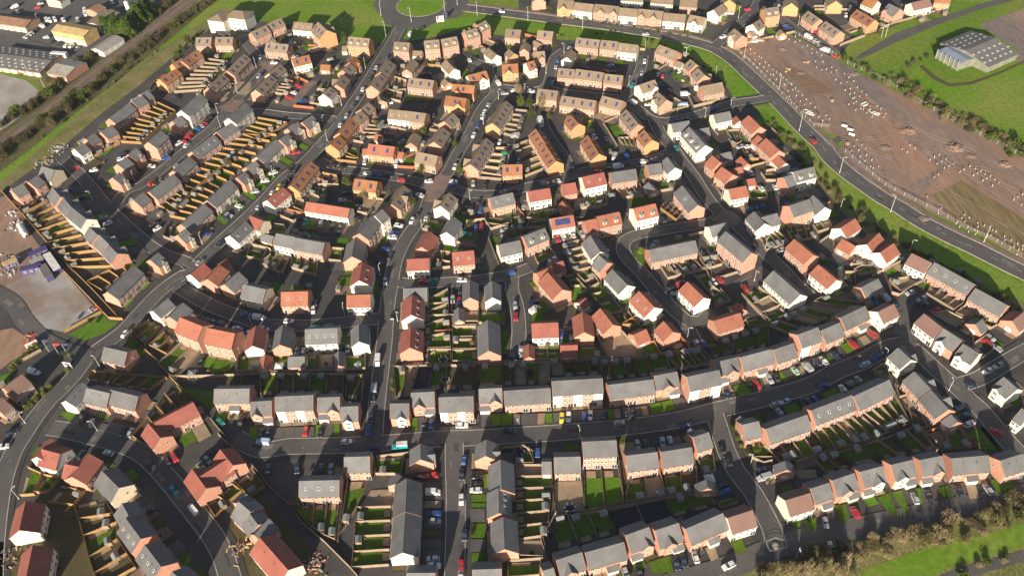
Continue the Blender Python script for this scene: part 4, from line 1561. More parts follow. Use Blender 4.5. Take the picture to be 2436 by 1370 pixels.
    def onroof(me, nm, fx, fy, s=-1):
        y = s*hw*fy; z = zr-hw*fy*pt
        q = put(nm, me, root, (-L/2+fx*L, y, z+.02)); q.rotation_euler = (-s*sl if s > 0 else sl, 0, 0)
        return q
    for i in range(sol):
        onroof(SOLAR, 'solar_panel', (i+.5)/sol, .47)
        if rc == 'o' and sol > 2: onroof(SOLAR, 'solar_panel', (i+.5)/sol, .47, 1)
    for i in range(vel):
        onroof(VELUX, 'roof_window', (i+.5)/vel, .5)
    if big:
        Q = MB(); Q.box(-L*.32, L*.32, -1.3, 1.3, 0, .1, solar_m); onroof(Q.mesh('solar_array'), 'solar_array', .5, .42)
    for i in range(dor):
        x0 = -L/2+L*(i+.5)/dor; yf = -hw*.80; zb = zr-hw*.80*pt; zt2 = zb+1.35
        Q = MB(); Q.box(x0-.72, x0+.72, yf, -(zr-zt2)/pt, zb-.1, zt2, WA['W'])
        d = Q.obj('dormer', root)
        Q = MB(); Q.ext([(yf-.22, zt2+.0), (yf-.22, zt2+.14), (-max(0.05, (zr-zt2)/pt-.6), zt2+.24), (-max(0.05, (zr-zt2)/pt-.6), zt2+.05)], 'x', x0-.9, x0+.9, lgrey_r); Q.obj('dormer_roof', d)
        put('window', WIN, d, (x0, yf, zb+.18), math.pi)
    if not gar and R.random() < .35 and rc in 'gtr':
        Q = MB(); 
        for q in range(2): Q.cyl(-L/2+L*(.3+.35*q), -hw*.35, zr-hw*.35*pt-.05, zr-hw*.35*pt+.35, .12, .12, door_m, 6)
        Q.obj('roof_vent', roof)
    ex = ''
    if kind == 'house' and gs: ex = 'gabled '
    desc = f'{ADJ[rc]} {WNM[wc]} {ex}{kind}'
    mark(root, (c.x, c.y), desc, kind, 'garage' if kind == 'garage' else ('terrace' if kind == 'terrace' else 'house'), {'garage': 'garages of the estate', 'terrace': 'terrace rows of the estate', 'townhouse': 'three storey houses of the estate', 'house': 'houses of the estate'}[kind])
    HOUSES.append((c.to_2d(), u.to_2d(), L/2, hw))
for k, o, ln in blocks(DHOUSES): house(o, ln)
def inhouse(p, grow=0.3):
    for c, u, hl, hw in HOUSES:
        d = p-c
        if abs(d.dot(u)) < hl+grow and abs(d.x*-u.y+d.y*u.x) < hw-.2+grow: return True
    return False
skyl = mk('skylight_sheet', (.62, .62, .60), None, 1, .5, 3, .05)
barn_w = mk('barn_wall', (.25, .25, .20), (.17, .17, .14), .4, .9, 2, .15)
lgrey_d = mk('barn_roof', (.165, .16, .155), (.13, .125, .12), .2, .85, 2, .12)
ind_w = mk('workshop_wall', (.46, .30, .20), (.38, .26, .19), .4, .9, 2, .2)
# the industrial sheds and the apartment block
def shed(o, x1, y1, x2, y2, D, e, pt, rm, wm, name, label, cat, lights=0, doors=0, hip=0):
    hw = D/2; zr = e+hw*pt
    a, b = uc(o, x1, y1, zr), uc(o, x2, y2, zr); c = (a+b)/2; u = (b-a); L = u.length; u.normalize()
    if Vector((u.y, -u.x)).dot(-c.to_2d()) < 0: u = -u
    root = empty(name, (c.x, c.y, 0), math.atan2(u.y, u.x)); tag(root, label, cat)
    W = MB(); wy = hw-.3
    if not hip: W.ext([(-wy, 0), (wy, 0), (wy, e+.05), (0, zr-.25), (-wy, e+.05)], 'x', -L/2+.2, L/2-.2, wm)
    else: W.box(-L/2+.2, L/2-.2, -wy, wy, 0, e, wm)
    W.obj('wall', root)
    T = MB()
    if hip:
        A = [(-L/2-.4, -hw-.2), (L/2+.4, -hw-.2), (L/2+.4, hw+.2), (-L/2-.4, hw+.2)]; r = L/2-hip; lo = [(*q, e) for q in A]; r1, r2 = (-r, 0, zr), (r, 0, zr)
        T.face([lo[0], lo[1], r2, r1], rm); T.face([lo[2], lo[3], r1, r2], rm); T.face([lo[1], lo[2], r2], rm); T.face([lo[3], lo[0], r1], rm); T.face(lo[::-1], rm)
    else: T.ext([(-hw, e), (0, zr), (hw, e), (hw, e-.2), (0, zr-.22), (-hw, e-.2)], 'x', -L/2, L/2, rm)
    T.obj('roof', root)
    if lights:
        sl = math.atan(pt); Q = MB(); Q.box(-.75, .75, -.45, .45, .02, .10, skyl); me = Q.mesh('skylight'); nl = lights
        for s in (-1, 1):
            for i in range(nl):
                for r in (.3, .55, .78):
                    if (i+int(r*100)) % 2: continue
                    x = -L/2+L*(i+.5)/nl
                    q = put('skylight', me, root, (x, s*hw*r, zr-hw*r*pt)); q.rotation_euler = (sl if s < 0 else -sl, 0, 0)
    for i in range(doors):
        x = -L/2+L*(i+.5)/doors
        put('roller_door', GDOOR, root, (x, -wy, .02), math.pi, (1.3, 1, 1.25))
        if e > 4.5: put('window', WIN2, root, (x, -wy, 3.6), math.pi)
    return root, L, wy
A0 = (0, 0)
shed(A0, -60, 140, 290, 188, 13, 3.8, .3, rust_r, ind_w, 'industrial_unit', 'rust roofed workshop with orange walls at the left edge of the railway yard', 'workshop', 0, 6)
shed(A0, 530, 228, 830, 285, 12, 6.5, .22, tan_r, yel_w, 'office_block', 'yellow walled office with a tan roof in the middle of the railway yard', 'office', 0, 7)
shed(A0, 835, 90, 925, 40, 11, 4.0, .25, rust_r, ind_w, 'industrial_unit', 'small rust roofed unit beside the white silo', 'workshop')
shed(A0, 855, 215, 1035, 88, 15, 4.2, .25, RO['b'], WA['C'], 'industrial_unit', 'brown roofed unit with a pale gable below the conifers', 'workshop', 0, 3)
shed(A0, 892, 455, 1090, 330, 10, 3.4, .25, lgrey_r, WA['W'], 'industrial_unit', 'long narrow white unit with a light grey roof next to the railway', 'workshop', 0, 4)
shed(A0, -90, 490, 480, 565, 23, 2.8, .16, dark_r, ind_w, 'industrial_unit', 'long dark roofed warehouse dotted with white skylights', 'warehouse', 18, 8)
shed(A0, 520, 590, 700, 628, 17, 4, .2, lgrey_r, WA['R'], 'industrial_unit', 'pale striped roof unit with a brick end wall beside the railway', 'workshop', 0, 3)
shed((0, 0), 480, -10, 560, -60, 12, 5, .2, dark_r, WA['C'], 'industrial_unit', 'dark roofed unit with a cream front cut by the top edge', 'workshop', 0, 3)
shed((400, 0), 425, 165, 535, 68, 11.5, 8.2, .42, RO['b'], WA['W'], 'apartment_block', 'left wing of the white apartment block with a solar array', 'apartments', 0, 0, 4)
apt, aL, awy = shed((400, 0), 560, 92, 745, 112, 11.5, 8.2, .42, RO['b'], WA['W'], 'apartment_block', 'right wing of the white apartment block on a brick base', 'apartments', 0, 0, 4)
for i in range(4):
    for z in (1, 3.8, 6.3): put('window', WIN2, apt, (-aL/2+aL*(i+.5)/4, -awy, z), math.pi)
barn, bL, bw = shed((1936, 0), 1412, 472, 1700, 352, 31, 3.6, .17, lgrey_d, barn_w, 'farm_barn', 'wide grey farm barn with rows of white skylights in the right field', 'barn', 12)
lt, lL, lw = shed((1936, 0), 1230, 440, 1440, 560, 12, 4.2, .12, blue_r, barn_w, 'lean_to_shed', 'pale blue roofed open sided lean-to in front of the farm barn', 'shed')
for i in range(6):
    x = -lL/2+.5+(lL-1)*i/5
    q = MB(); q.box(x-.15, x+.15, -lw-.5, -lw-.2, 0, 5.4, steel); q.obj('post', lt)
# ---------------------------------------------------------------- gardens and fences
def shed_mesh():
    m = MB(); m.box(-1.15, 1.15, -.9, .9, 0, 1.9, shed_w); a = m.mesh('shed_wall')
    m = MB(); m.ext([(-1.1, 1.85), (0, 2.45), (1.1, 1.85), (1.1, 1.77), (0, 2.36), (-1.1, 1.77)], 'x', -1.32, 1.32, shed_r); b = m.mesh('shed_roof')
    m = MB(); m.box(-.4, .4, -.03, .03, .05, 1.75, shed_w); return a, b, m.mesh('shed_door')
SW, SRF, SDR = shed_mesh()
def garden_shed(p, rz):
    r = empty('garden_shed', (p.x, p.y, .06), rz); put('wall', SW, r); put('roof', SRF, r); put('door', SDR, r, (0, -.93, 0))
    mark(r, p, 'grey-roofed garden shed', 'shed', 'shed', 'timber sheds in the back gardens')
def fence_obj(runs, mt, p):
    m = MB()
    for a, b in runs:
        L = (b-a).length
        if L < .5: continue
        n = max(1, int(L/2.4))
        for i in range(n):
            c, d = a+(b-a)*(i/n), a+(b-a)*((i+1)/n); mid = (c+d)/2
            if inhouse(mid, -.2): continue
            m.slab(c, d, .06, 0, 1.6, mt)
            if mt is not fenceR: m.slab(c-(d-c).normalized()*.06, c+(d-c).normalized()*.06, .12, 0, 1.7, mt)
    if not m.f: return
    o = m.obj('garden_wall' if mt is fenceR else 'garden_fence')
    mark(o, p, {'new_timber': 'new orange timber fence', 'weathered_timber': 'weathered tan timber fence', 'garden_brick_wall': 'red brick garden wall'}[mt.name], 'wall' if mt is fenceR else 'fence', 'wall' if mt is fenceR else 'fence', 'garden fences and walls')
GI = [0]; SHR = []; QUADS = []
FM = {'Y': fenceY, 'P': fenceP, 'R': fenceR}
SURF = {'g': lawn, 'G': lawn2, 'd': soil, 'p': slab, 'n': navy, 'r': block, 'b': blue_p, 't': asphalt}
for k, o, ln in blocks(DGARDENS):
    t = ln.split(); q = [float(v) for v in t[:8]]; pat, fm = t[8], t[9]
    A, B, Cc, Dd = (uc(o, q[i], q[i+1]).to_2d() for i in (0, 2, 4, 6)); n = len(pat); QUADS.append([A, B, Cc, Dd])
    ms = MB(); GI[0] += 1
    def at(s, r): return (A.lerp(B, s)).lerp(Dd.lerp(Cc, s), r)
    for i, ch in enumerate(pat):
        e = .02/ max(.02, 1)
        s0, s1 = i/n+.01, (i+1)/n-.01; r0 = .2 if ch in 'gGd' and fm != 'N' else .01
        pts = [at(s0, r0), at(s1, r0), at(s1, .99), at(s0, .99)]
        if (pts[1]-pts[0]).cross(pts[2]-pts[1]) < 0: pts = pts[::-1]
        z = .16+.004*(GI[0] % 24)
        ms.face([(*v, z) for v in pts], SURF[ch])
        if r0 > .1:
            pts = [at(s0+.1/n, .01), at(s1-.3/n, .01), at(s1-.3/n, r0-.005), at(s0+.1/n, r0-.005)]
            if (pts[1]-pts[0]).cross(pts[2]-pts[1]) < 0: pts = pts[::-1]
            ms.face([(*v, z) for v in pts], slab)
        if fm in 'YP' and ch in 'gdpr' and R.random() < .75 and (A-Dd).length > 6:
            f = .86; ps = at((i+R.choice((.3, .7)))/n, f)
            if not inhouse(ps, 1): 
                dv = (B-A).normalized(); garden_shed(Vector((ps.x, ps.y, 0)), math.atan2(dv.y, dv.x)+R.choice((0, math.pi/2)))
    struct(ms.obj('garden_plot'))
    for i in range(n):
        if R.random() < .55 and (A-Dd).length > 4: SHR.append(at((i+R.choice((.12, .88, .5)))/n, R.uniform(.3, .93)))
    if fm != 'N':
        runs = [(at(i/n, 0), at(i/n, 1)) for i in range(n+1)]+[(at(0, 1), at(1, 1))]
        c = at(.5, .5); fence_obj(runs, FM[fm], c)
for k, o, ln in blocks(DDRIVES):
    t = ln.split(); q = [float(v) for v in t[:8]]; pat = t[8]
    A, B, Cc, Dd = (uc(o, q[i], q[i+1]).to_2d() for i in (0, 2, 4, 6)); n = len(pat); ms = MB(); GI[0] += 1; QUADS.append([A, B, Cc, Dd])
    for i, ch in enumerate(pat):
        f = .004 if ch == 't' else .012
        pts = [A.lerp(B, i/n+f).lerp(Dd.lerp(Cc, i/n+f), 0), A.lerp(B, (i+1)/n-f), Dd.lerp(Cc, (i+1)/n-f), Dd.lerp(Cc, i/n+f)]
        if (pts[1]-pts[0]).cross(pts[2]-pts[1]) < 0: pts = pts[::-1]
        ms.face([(*v, .27+.004*(GI[0] % 24)) for v in pts], SURF[ch] if ch != 'g' else lawn2)
    struct(ms.obj('driveway'))
for k, o, ln in blocks(DFENCES):
    t = ln.split(); q = [float(v) for v in t[:-1]]
    p = [uc(o, q[i], q[i+1]).to_2d() for i in range(0, len(q), 2)]
    fence_obj(list(zip(p, p[1:])), FM[t[-1]], p[len(p)//2])
# ---------------------------------------------------------------- front gardens, paths and side strips round every house
def inquad(p):
    for q in QUADS:
        s = 0
        for a, b in zip(q, q[1:]+q[:1]):
            x = (b-a).cross(p-a); s += 1 if x > 0 else -1
        if abs(s) == 4: return True
    return False
PLOTS = [[v.to_2d() for v in P3(s)] for s in ('-60,1150 120,1180 230,1400 -60,1500', '520,1170 620,1140 800,1340 700,1500 500,1400')]
def inpoly(p, polys):
    for q in polys:
        k = False
        for a, b in zip(q, q[1:]+q[:1]):
            if (a.y > p.y) != (b.y > p.y) and p.x < (b.x-a.x)*(p.y-a.y)/(b.y-a.y)+a.x: k = not k
        if k: return True
    return False
ESTATE = MB(); gi = 0; nf = 0
for hi, (c, u, hl, hw) in enumerate(HOUSES):
    n_ = Vector((u.y, -u.x)); small = hw < 3.4
    if inpoly(c, PLOTS): continue
    def cell(o, du, l, dn, d, m):
        global gi
        q = [o, o+du*l, o+du*l+dn*d, o+dn*d]
        mid = o+du*l/2+dn*d/2
        for v in q+[mid, (q[2]+q[3])/2]:
            if inroad(v, -1, 2.2) or inquad(v) or inhouse(v-(v-mid)*.08, -.1): return False
        if (q[1]-q[0]).cross(q[2]-q[1]) < 0: q = q[::-1]
        gi += 1; ESTATE.face([(*v, .34+.004*(gi % 30)) for v in q], m); return True
    un_ = max(1, round(2*hl/4.8)); uw = 2*hl/un_
    for s in (1, -1):
        prev = False; runs = []
        for i in range(un_):
            o = c-u*hl+u*uw*i+n_*s*(hw-.3)
            ok = False
            for d in ((R.uniform(5.5, 8.5), R.uniform(3.5, 5), 2.2, 1.2) if not small else (1.5,)):
                m = R.choice((lawn, lawn, lawn2, slab, soil, asphalt, block)) if d > 2 else slab
                if cell(o+n_*s*1.0+u*.1, u, uw-.2, n_*s, d-1.0 if d > 2 else .6, m):
                    ok = d; break
            if ok:
                cell(o+u*.15, u, uw-.3, n_*s, .96, slab)
                if ok > 3.2:
                    if R.random() < .55 and ok > 4: runs.append((o, o+n_*s*ok))
                    if R.random() < .6: SHR.append(o+n_*s*R.uniform(1.5, ok)+u*R.choice((.4, uw-.4)))
                    if R.random() < .3: SHR.append(o+n_*s*(ok-.3)+u*R.uniform(.5, uw-.5))
                    if ok > 5 and s == -1 and R.random() < .5: runs.append((o+n_*s*ok, o+n_*s*ok+u*uw))
                    if ok > 5.2 and R.random() < .22:
                        ps = o+n_*s*(ok-1.3)+u*uw*.5; garden_shed(Vector((ps.x, ps.y, 0)), math.atan2(u.y, u.x))
        for q in runs:
            if nf < 95 and R.random() < .4: nf += 1; fence_obj([q], R.choice((fenceP, fenceP, fenceP, fenceR)), q[0])
    for s in (1, -1):
        for k in range(2):
            o = c+u*s*hl+n_*(hw*(k-1)*.95)
            cell(o+u*s*.15, n_, hw*.9, u*s, R.uniform(1.0, 2.4), R.choice((slab, slab, lawn, asphalt, soil)))
struct(ESTATE.obj('front_gardens'))
# ---------------------------------------------------------------- vehicles
def car_meshes():
    body = {}
    def hull(secs, m):
        M_ = MB(); k = M_.mi(m)
        for x, w0, w1, z0, z1 in secs: M_.v += [(x, -w0, z0), (x, w0, z0), (x, w1, z1), (x, -w1, z1)]
        for i in range(len(secs)-1):
            for j in range(4): M_.f.append((4*i+j, 4*i+(j+1) % 4, 4*i+4+(j+1) % 4, 4*i+4+j)); M_.m.append(k)
        M_.f.append((0, 3, 2, 1)); M_.m.append(k); q = 4*len(secs)-4; M_.f.append((q, q+1, q+2, q+3)); M_.m.append(k)
        return M_
    for c, m in CARM.items():
        h = hull([(-2.1, .68, .62, .32, .78), (-1.98, .86, .78, .22, .98), (-1.2, .89, .84, .2, 1.0), (.75, .89, .84, .2, .98), (1.45, .88, .80, .2, .90), (1.95, .82, .72, .24, .76), (2.1, .66, .6, .34, .62)], m)
        h.ext([(-1.55, 1.405), (-1.45, 1.45), (-.1, 1.47), (.12, 1.42)], 'y', -.64, .64, m)
        for s in (-1, 1):
            h.slab((-1.93, s*.80), (-1.45, s*.64), .07, .95, 1.02, m)
            h.box(-.42, -.32, s*.72-.06, s*.72+.06, .98, 1.42, m)
        body['c'+c] = h.mesh('car_body')
        h = hull([(-2.6, .92, .86, .35, 2.0), (-2.5, .98, .90, .25, 2.08), (1.0, .98, .88, .25, 2.05), (1.35, .98, .84, .25, 1.55), (1.75, .96, .84, .25, 1.15), (2.45, .86, .78, .3, .92), (2.55, .75, .7, .4, .7)], m)
        body['v'+c] = h.mesh('van_body')
    g = hull([(-1.9, .80, .78, .97, .99), (-1.5, .80, .66, .97, 1.41), (.05, .80, .66, .97, 1.42), (.85, .80, .76, .95, .97)], glass); cg = g.mesh('car_glass')
    v = MB(); v.face([(1.04, -.84, 2.0), (1.42, -.80, 1.58), (1.42, .80, 1.58), (1.04, .84, 2.0)][::-1], glass)
    v.box(.25, .95, -.965, .965, 1.2, 1.7, glass); v.ext([(-.80, 1.56), (.80, 1.56), (.84, 2.02), (-.84, 2.02)], 'x', 1.06, 1.40, glass)
    vg = v.mesh('van_glass')
    wl = MB(); wl.cyl(0, 0, -.1, .1, .32, .32, tyre, 12, 'y'); wl.cyl(0, 0, -.105, .105, .19, .19, steel, 10, 'y')
    hl = MB(); hl.box(-.06, .04, -.16, .16, -.07, .07, white_p); tl = MB(); tl.box(-.04, .05, -.12, .12, -.08, .08, red_p)
    return body, cg, vg, wl.mesh('wheel'), hl.mesh('headlight'), tl.mesh('tail_light')
BODY, CGL, VGL, WHE, HLI, TLI = car_meshes()
def vehicle(p, rz, col, ty):
    cn = CARC[col][0]
    if ty == 'T':
        r = empty('box_truck', (p.x, p.y, .08), rz)
        m = MB(); m.box(-3.2, 1.1, -1.1, 1.1, .9, 3.1, white_p); m.obj('cargo_box', r)
        m = MB(); m.ext([(1.2, .5), (2.9, .5), (2.9, 1.4), (2.5, 2.3), (1.2, 2.4)], 'y', -1.0, 1.0, CARM['w']); m.obj('cab', r)
        m = MB(); m.ext([(2.93, 1.45), (2.95, 1.5), (2.58, 2.2), (2.53, 2.2)], 'y', -.85, .85, glass); m.obj('windscreen', r)
        for x in (-2.2, 2.0):
            for s in (-1, 1): put('wheel', WHE, r, (x, s*.95, .4), 0, (1.25,)*3)
        mark(r, p, 'white box truck', 'truck', 'truck'); return
    big = ty in ('v', 'V')
    r = empty('parked_van' if big else 'parked_car', (p.x, p.y, .09), rz)
    put('body', BODY[('v' if big else 'c')+col], r); put('window_glass', VGL if big else CGL, r)
    wx = (1.6, -1.6) if big else (1.3, -1.3)
    for x in wx:
        for s in (-1, 1): put('wheel', WHE, r, (x, s*(.88 if big else .80), .32))
    fx, bx = (2.52, -2.6) if big else (2.02, -2.05)
    for s in (-1, 1):
        put('headlight', HLI, r, (fx, s*.6, .68)); put('tail_light', TLI, r, (bx, s*.66, .8))
    if ty == 'V':
        m = MB(); m.box(-2.5, .95, -.86, .86, 2.09, 2.55, white_p); m.obj('high_roof', r); r.scale = (1.1, 1.06, 1.05)
    elif big: r.scale = (1.0+R.uniform(-.05, .06),)*3
    else:
        q = R.uniform(.93, 1.06); r.scale = (q, q*R.uniform(.97, 1.02), q*R.uniform(.98, 1.14))
    mark(r, p, f'{cn} parked {"van" if big else "car"}', 'van' if big else 'car', 'van' if big else 'car', 'vans parked around the estate' if big else 'cars parked around the estate')
VL = []; far_cars = []
for k, o, ln in blocks(DCARS):
    for it in ln.split(','):
        t = it.split(); x, y, a = float(t[0]), float(t[1]), math.radians(float(t[2]))
        ty = t[4] if len(t) > 4 else 'c'
        if ty == 't': ty = 'T'
        z = 1.0 if ty == 'c' else 1.3
        p = uc(o, x, y, z); p2 = uc(o, x+math.cos(a)*20, y-math.sin(a)*20, z); d = p2-p
        if any((q[0]-p).length < 2.1 for q in VL): continue
        VL.append((p, math.atan2(d.y, d.x)+(math.pi if R.random() < .5 else 0), t[3], ty))
VL.sort(key=lambda q: q[0].length)
nc = 0
for p, rz, col, ty in VL:
    if ty == 'c':
        nc += 1
        if nc > 298: far_cars.append((p, rz, col)); continue
    vehicle(Vector((p.x, p.y, 0)), rz, col, ty)
if far_cars:
    m = MB()
    for p, rz, col in far_cars:
        me = BODY['c'+col]; T = Matrix.Translation((p.x, p.y, .1)) @ Matrix.Rotation(rz, 4, 'Z'); i = len(m.v)
        for src in (me, CGL):
            i = len(m.v); m.v += [tuple(T @ v.co) for v in src.vertices]
            for f in src.polygons: m.f.append(tuple(i+q for q in f.vertices)); m.m.append(m.mi(src.materials[f.material_index]))
    o = m.obj('distant_cars'); o['kind'] = 'stuff'; tag(o, 'farthest small cars in the yard and the top streets', 'cars')
# ---------------------------------------------------------------- lamps, piles
concrete_w = mk('pale_concrete', (.55, .52, .47), None, 1, .9, 3, .1, .1)
def lamp(p, h, nm):
    r = empty('street_lamp', (p.x, p.y, 0), R.uniform(0, 6.28))
    m = MB(); m.cyl(0, 0, 0, h, .11 if h > 7 else .08, .06, lampw, 8); m.cyl(0, 0, 0, 1.1, .15, .15, lampw, 8); m.obj('pole', r)
    m = MB(); m.slab((0, 0), (1.1, 0), .09, h-.08, h+.02, lampw); m.box(.7, 1.5, -.18, .18, h-.02, h+.12, lampw); m.obj('lamp_head', r)
    mark(r, p, nm, 'lamp', 'lamp', 'street lamps')
PILE = MB(); PILE.box(-.14, .14, -.14, .14, 0, .95, concrete_w); PILE.box(-.05, .05, -.05, .05, .95, 1.1, steel); PILE = PILE.mesh('concrete_pile')
def leafmesh(nm, n, m, rx, rz0, seed, size, twig=False, clumps=9):
    r = random.Random(seed); k = MB(); mi = k.mi(m)
    cl = [(Vector((r.uniform(-.65, .65)*rx, r.uniform(-.65, .65)*rx, rz0*r.uniform(.25, .75))), r.uniform(.3, .62)) for _ in range(clumps)]
    for _ in range(n):
        c, q = r.choice(cl)
        d = Vector((r.gauss(0, 1), r.gauss(0, 1), r.gauss(0, 1))).normalized()*r.uniform(.35, 1.0)**.5*q
        p = c+Vector((d.x*rx, d.y*rx, d.z*rz0*.75)); p.z = max(.02, p.z)
        a = Vector((r.gauss(0, 1), r.gauss(0, 1), r.gauss(0, 1)+(2.2 if twig else 0))).normalized(); b = a.cross(Vector((r.gauss(0, 1), r.gauss(0, 1), r.gauss(0, 1)))).normalized()
        l, w_ = (size*r.uniform(1.2, 2.6), size*.16) if twig else (size*r.uniform(.6, 1.2), size*r.uniform(.4, .7))
        i = len(k.v); k.v += [tuple(p-a*l-b*w_), tuple(p+a*l-b*w_*.6), tuple(p+a*l+b*w_*.6), tuple(p-a*l+b*w_)]
        k.f.append((i, i+1, i+2, i+3)); k.m.append(mi)
    return k.mesh(nm)
BUSH = {}
for kd, tw in (('g', 0), ('y', 0), ('t', 1), ('d', 1), ('o', 1)):
    BUSH[kd] = [leafmesh('foliage', 1000 if tw else 480, leafm[kd], 1.0, 1.5, 10*v+ord(kd), .15 if not tw else .115, bool(tw), 13) for v in range(3)]
CROWN = {kd: [leafmesh('crown', 1100, leafm[kd], 1.0, 2.0, 77*v+ord(kd), .10 if kd != 't' else .15, kd == 't', 14) for v in range(2)] for kd in 'gyt'}
CON = []
for v in range(2):
    r = random.Random(v+5); k = MB(); mi = k.mi(leafm['e'])
    for _ in range(2600):
        z = r.random()**.8; rad = (1-z)**.75*.95+.05; a = r.uniform(0, 6.283); q = rad*r.uniform(.55, 1.0)*(1+.18*math.sin(5*a+z*9))
        p = Vector((math.cos(a)*q, math.sin(a)*q, z*2.0+.1)); d = Vector((math.cos(a)+r.gauss(0, .4), math.sin(a)+r.gauss(0, .4), r.gauss(-.1, .4))).normalized(); b = d.cross(Vector((0, 0, 1))+Vector((r.gauss(0, .5), r.gauss(0, .5), 0))).normalized()
        i = len(k.v); k.v += [tuple(p-b*.075), tuple(p+d*.2), tuple(p+b*.075)]; k.f.append((i, i+1, i+2)); k.m.append(mi)
    CON.append(k.mesh('crown'))
TR = MB(); TR.cyl(0, 0, 0, .9, .07, .045, bark, 7)
for i in range(5):
    a = i*1.257; p0 = Vector((0, 0, .55+.06*i)); p1 = Vector((math.cos(a)*.45, math.sin(a)*.45, 1.2+.1*i)); n_ = (p1-p0).cross(Vector((0, 0, 1))).normalized()*.02
    TR.face([p0-n_, p0+n_, p1+n_*.3, p1-n_*.3], bark); TR.face([p0-n_+Vector((0, 0, .04)), p0+Vector((0, 0, -.02)), p1, p1], bark) if 0 else None
TRUNK = TR.mesh('trunk')
def tree(p, kd, h):
    r = empty('broadleaf_tree' if kd != 't' else 'bare_tree', (p.x, p.y, 0), R.uniform(0, 6.28)); r.scale = (h*.36, h*.36, h*.42)
    put('trunk', TRUNK, r); put('crown', R.choice(CROWN[kd]), r, (0, 0, .35))
    mark(r, p, {'g': 'green bushy garden tree', 'y': 'yellow-green shrubby tree', 't': 'bare tan twiggy tree'}[kd], 'tree', 'tree', 'trees about the estate')
for k, o, ln in blocks(DMISC):
    for it in ln.split(','):
        t = it.split(); p = uc(o, float(t[0]), float(t[1]))
        if k == 'lamps_main': lamp(p, 9.2, 'tall white street lamp')
        elif k == 'lamps': lamp(p, 6.0, 'small white street lamp')
        elif k == 'piles':
            q = put('concrete_pile', PILE, None, (p.x, p.y, .02), R.uniform(0, 1.5), (1, 1, R.uniform(.75, 1.2)))
            tag(q, 'short white concrete pile standing in the reddish building plot', 'pile', 'foundation piles of the building plot')
        else: tree(p, t[2], float(t[3]))
# conifers by the railway yard
for i, (x, y, h) in enumerate(((985, 280, 7),(1020, 300, 7.5), (1085, 320, 8), (1150, 330, 7), (1205, 340, 9.5), (1255, 285, 9), (1310, 235, 10), (1360, 190, 10), (1410, 145, 9), (1290, 170, 8), (1090, 260, 7))):
    p = uc(A0, x, y); r = empty('conifer_tree', (p.x, p.y, 0), R.uniform(0, 6)); r.scale = (h*.50, h*.50, h*.62)
    put('trunk', TRUNK, r); put('crown', CON[i % 2], r)
    mark(r, p, 'dark green dense conifer', 'conifer', 'tree', 'conifers beside the railway yard')
# scrub and hedges
SCR = []
def scrub(pts, step, wid, kinds, s0, s1, label, group, o=None):
    p = [v.to_2d() for v in P3(pts, o)]
    for a, b in zip(p, p[1:]):
        L = (b-a).length; d = (b-a).normalized(); nn = Vector((-d.y, d.x)); n = max(1, int(L/step))
        for i in range(n):
            q = a+d*(L*(i+R.random())/n)+nn*R.uniform(-wid, wid); h = R.uniform(s0, s1)
            kd = R.choice(kinds)
            SCR.append((q.length, R.choice(BUSH[kd]), q, R.uniform(0, 6.28), (h*R.uniform(.8, 1.3), h*R.uniform(.8, 1.3), h*R.uniform(.7, 1.1)), label, group))
scrub('0,308 60,268 120,222 165,180 225,135 290,92 345,50 430,-5', 2.6, 2.8, 'ddgd', 1.8, 3.4, 'dark scrub bush on the yard side of the railway', 'scrub on the yard side of the railway')
scrub('-10,378 45,342 105,300 165,255 220,212 260,178 330,125 395,72 450,35 490,8 540,-30', 2.3, 3.0, 'dddgd', 1.8, 3.6, 'dark scrub bush between the railway and the grass strip', 'scrub along the grass strip')
scrub('100,330 180,262 260,205 330,155 400,100', 7, 2.0, 'tod', .6, 1.3, 'low brown tussock bush in the rough strip beside the estate', 'tussocks of the rough strip')
scrub('480,85 440,115 410,150', 4, 2, 'go', .8, 1.8, 'green bush beside the dark path at the estate edge', 'bushes of the estate edge')
scrub('40,175 100,180 140,195', 4, 3, 'od', 1.0, 2.2, 'reddish brown bush on the bank above the car park', 'bushes above the car park')
scrub('2015,150 2060,175 2105,190', 3.4, 3.0, 'ddg', 1.2, 2.2, 'dark bush at the top of the farm hedge', 'farm hedge top')
scrub('2105,186 2150,211 2190,235 2235,262 2280,284 2330,310 2390,344 2436,372', 1.35, 5.5, 'ttggood', 1.1, 2.7, 'pale leafless bush in the hedge between building plot and field', 'hedge of the building plot')
scrub('2160,160 2195,140 2230,128', 3.5, 1.5, 'dg', .8, 1.6, 'dark bush by the farm gate', 'farm gate bushes')
scrub('1850,312 1885,345 1925,390 1960,430 2010,482 2060,525 2110,565 2190,615 2290,672 2400,725 2436,745', 2.6, 3.2, 'dddo', .9, 2.0, 'dark brown scrub bush on the bank below the main road', 'scrub on the road bank')
scrub('1830,285 1862,320 1880,350', 3, 1.6, 'gd', .8, 1.5, 'dark green bush behind the terracotta houses', 'bushes behind the terracotta houses')
scrub('1790,1364 1850,1352 1920,1338 1990,1318 2060,1298 2110,1288 2200,1268 2290,1250 2370,1228 2436,1205', 2.0, 3.0, 'oott', 1.4, 2.8, 'olive brown scrub bush along the bottom right drive', 'scrub along the bottom right drive')
scrub('1880,1365 1950,1345 2040,1322 2120,1300 2200,1285 2300,1258 2400,1230', 3.0, 3.2, 'ootd', 1.0, 2.2, 'pale olive bush on the lower side of the bottom right scrub', 'lower scrub at the bottom right')
scrub('2250,1370 2330,1345 2436,1325', 4, 2, 'oog', .7, 1.4, 'low olive bush below the bottom lane', 'bushes below the bottom lane')
scrub('2385,1235 2420,1215 2440,1190', 2.5, 3, 'gd', 1.5, 2.6, 'dark green bush in the bottom right corner', 'bushes of the corner')
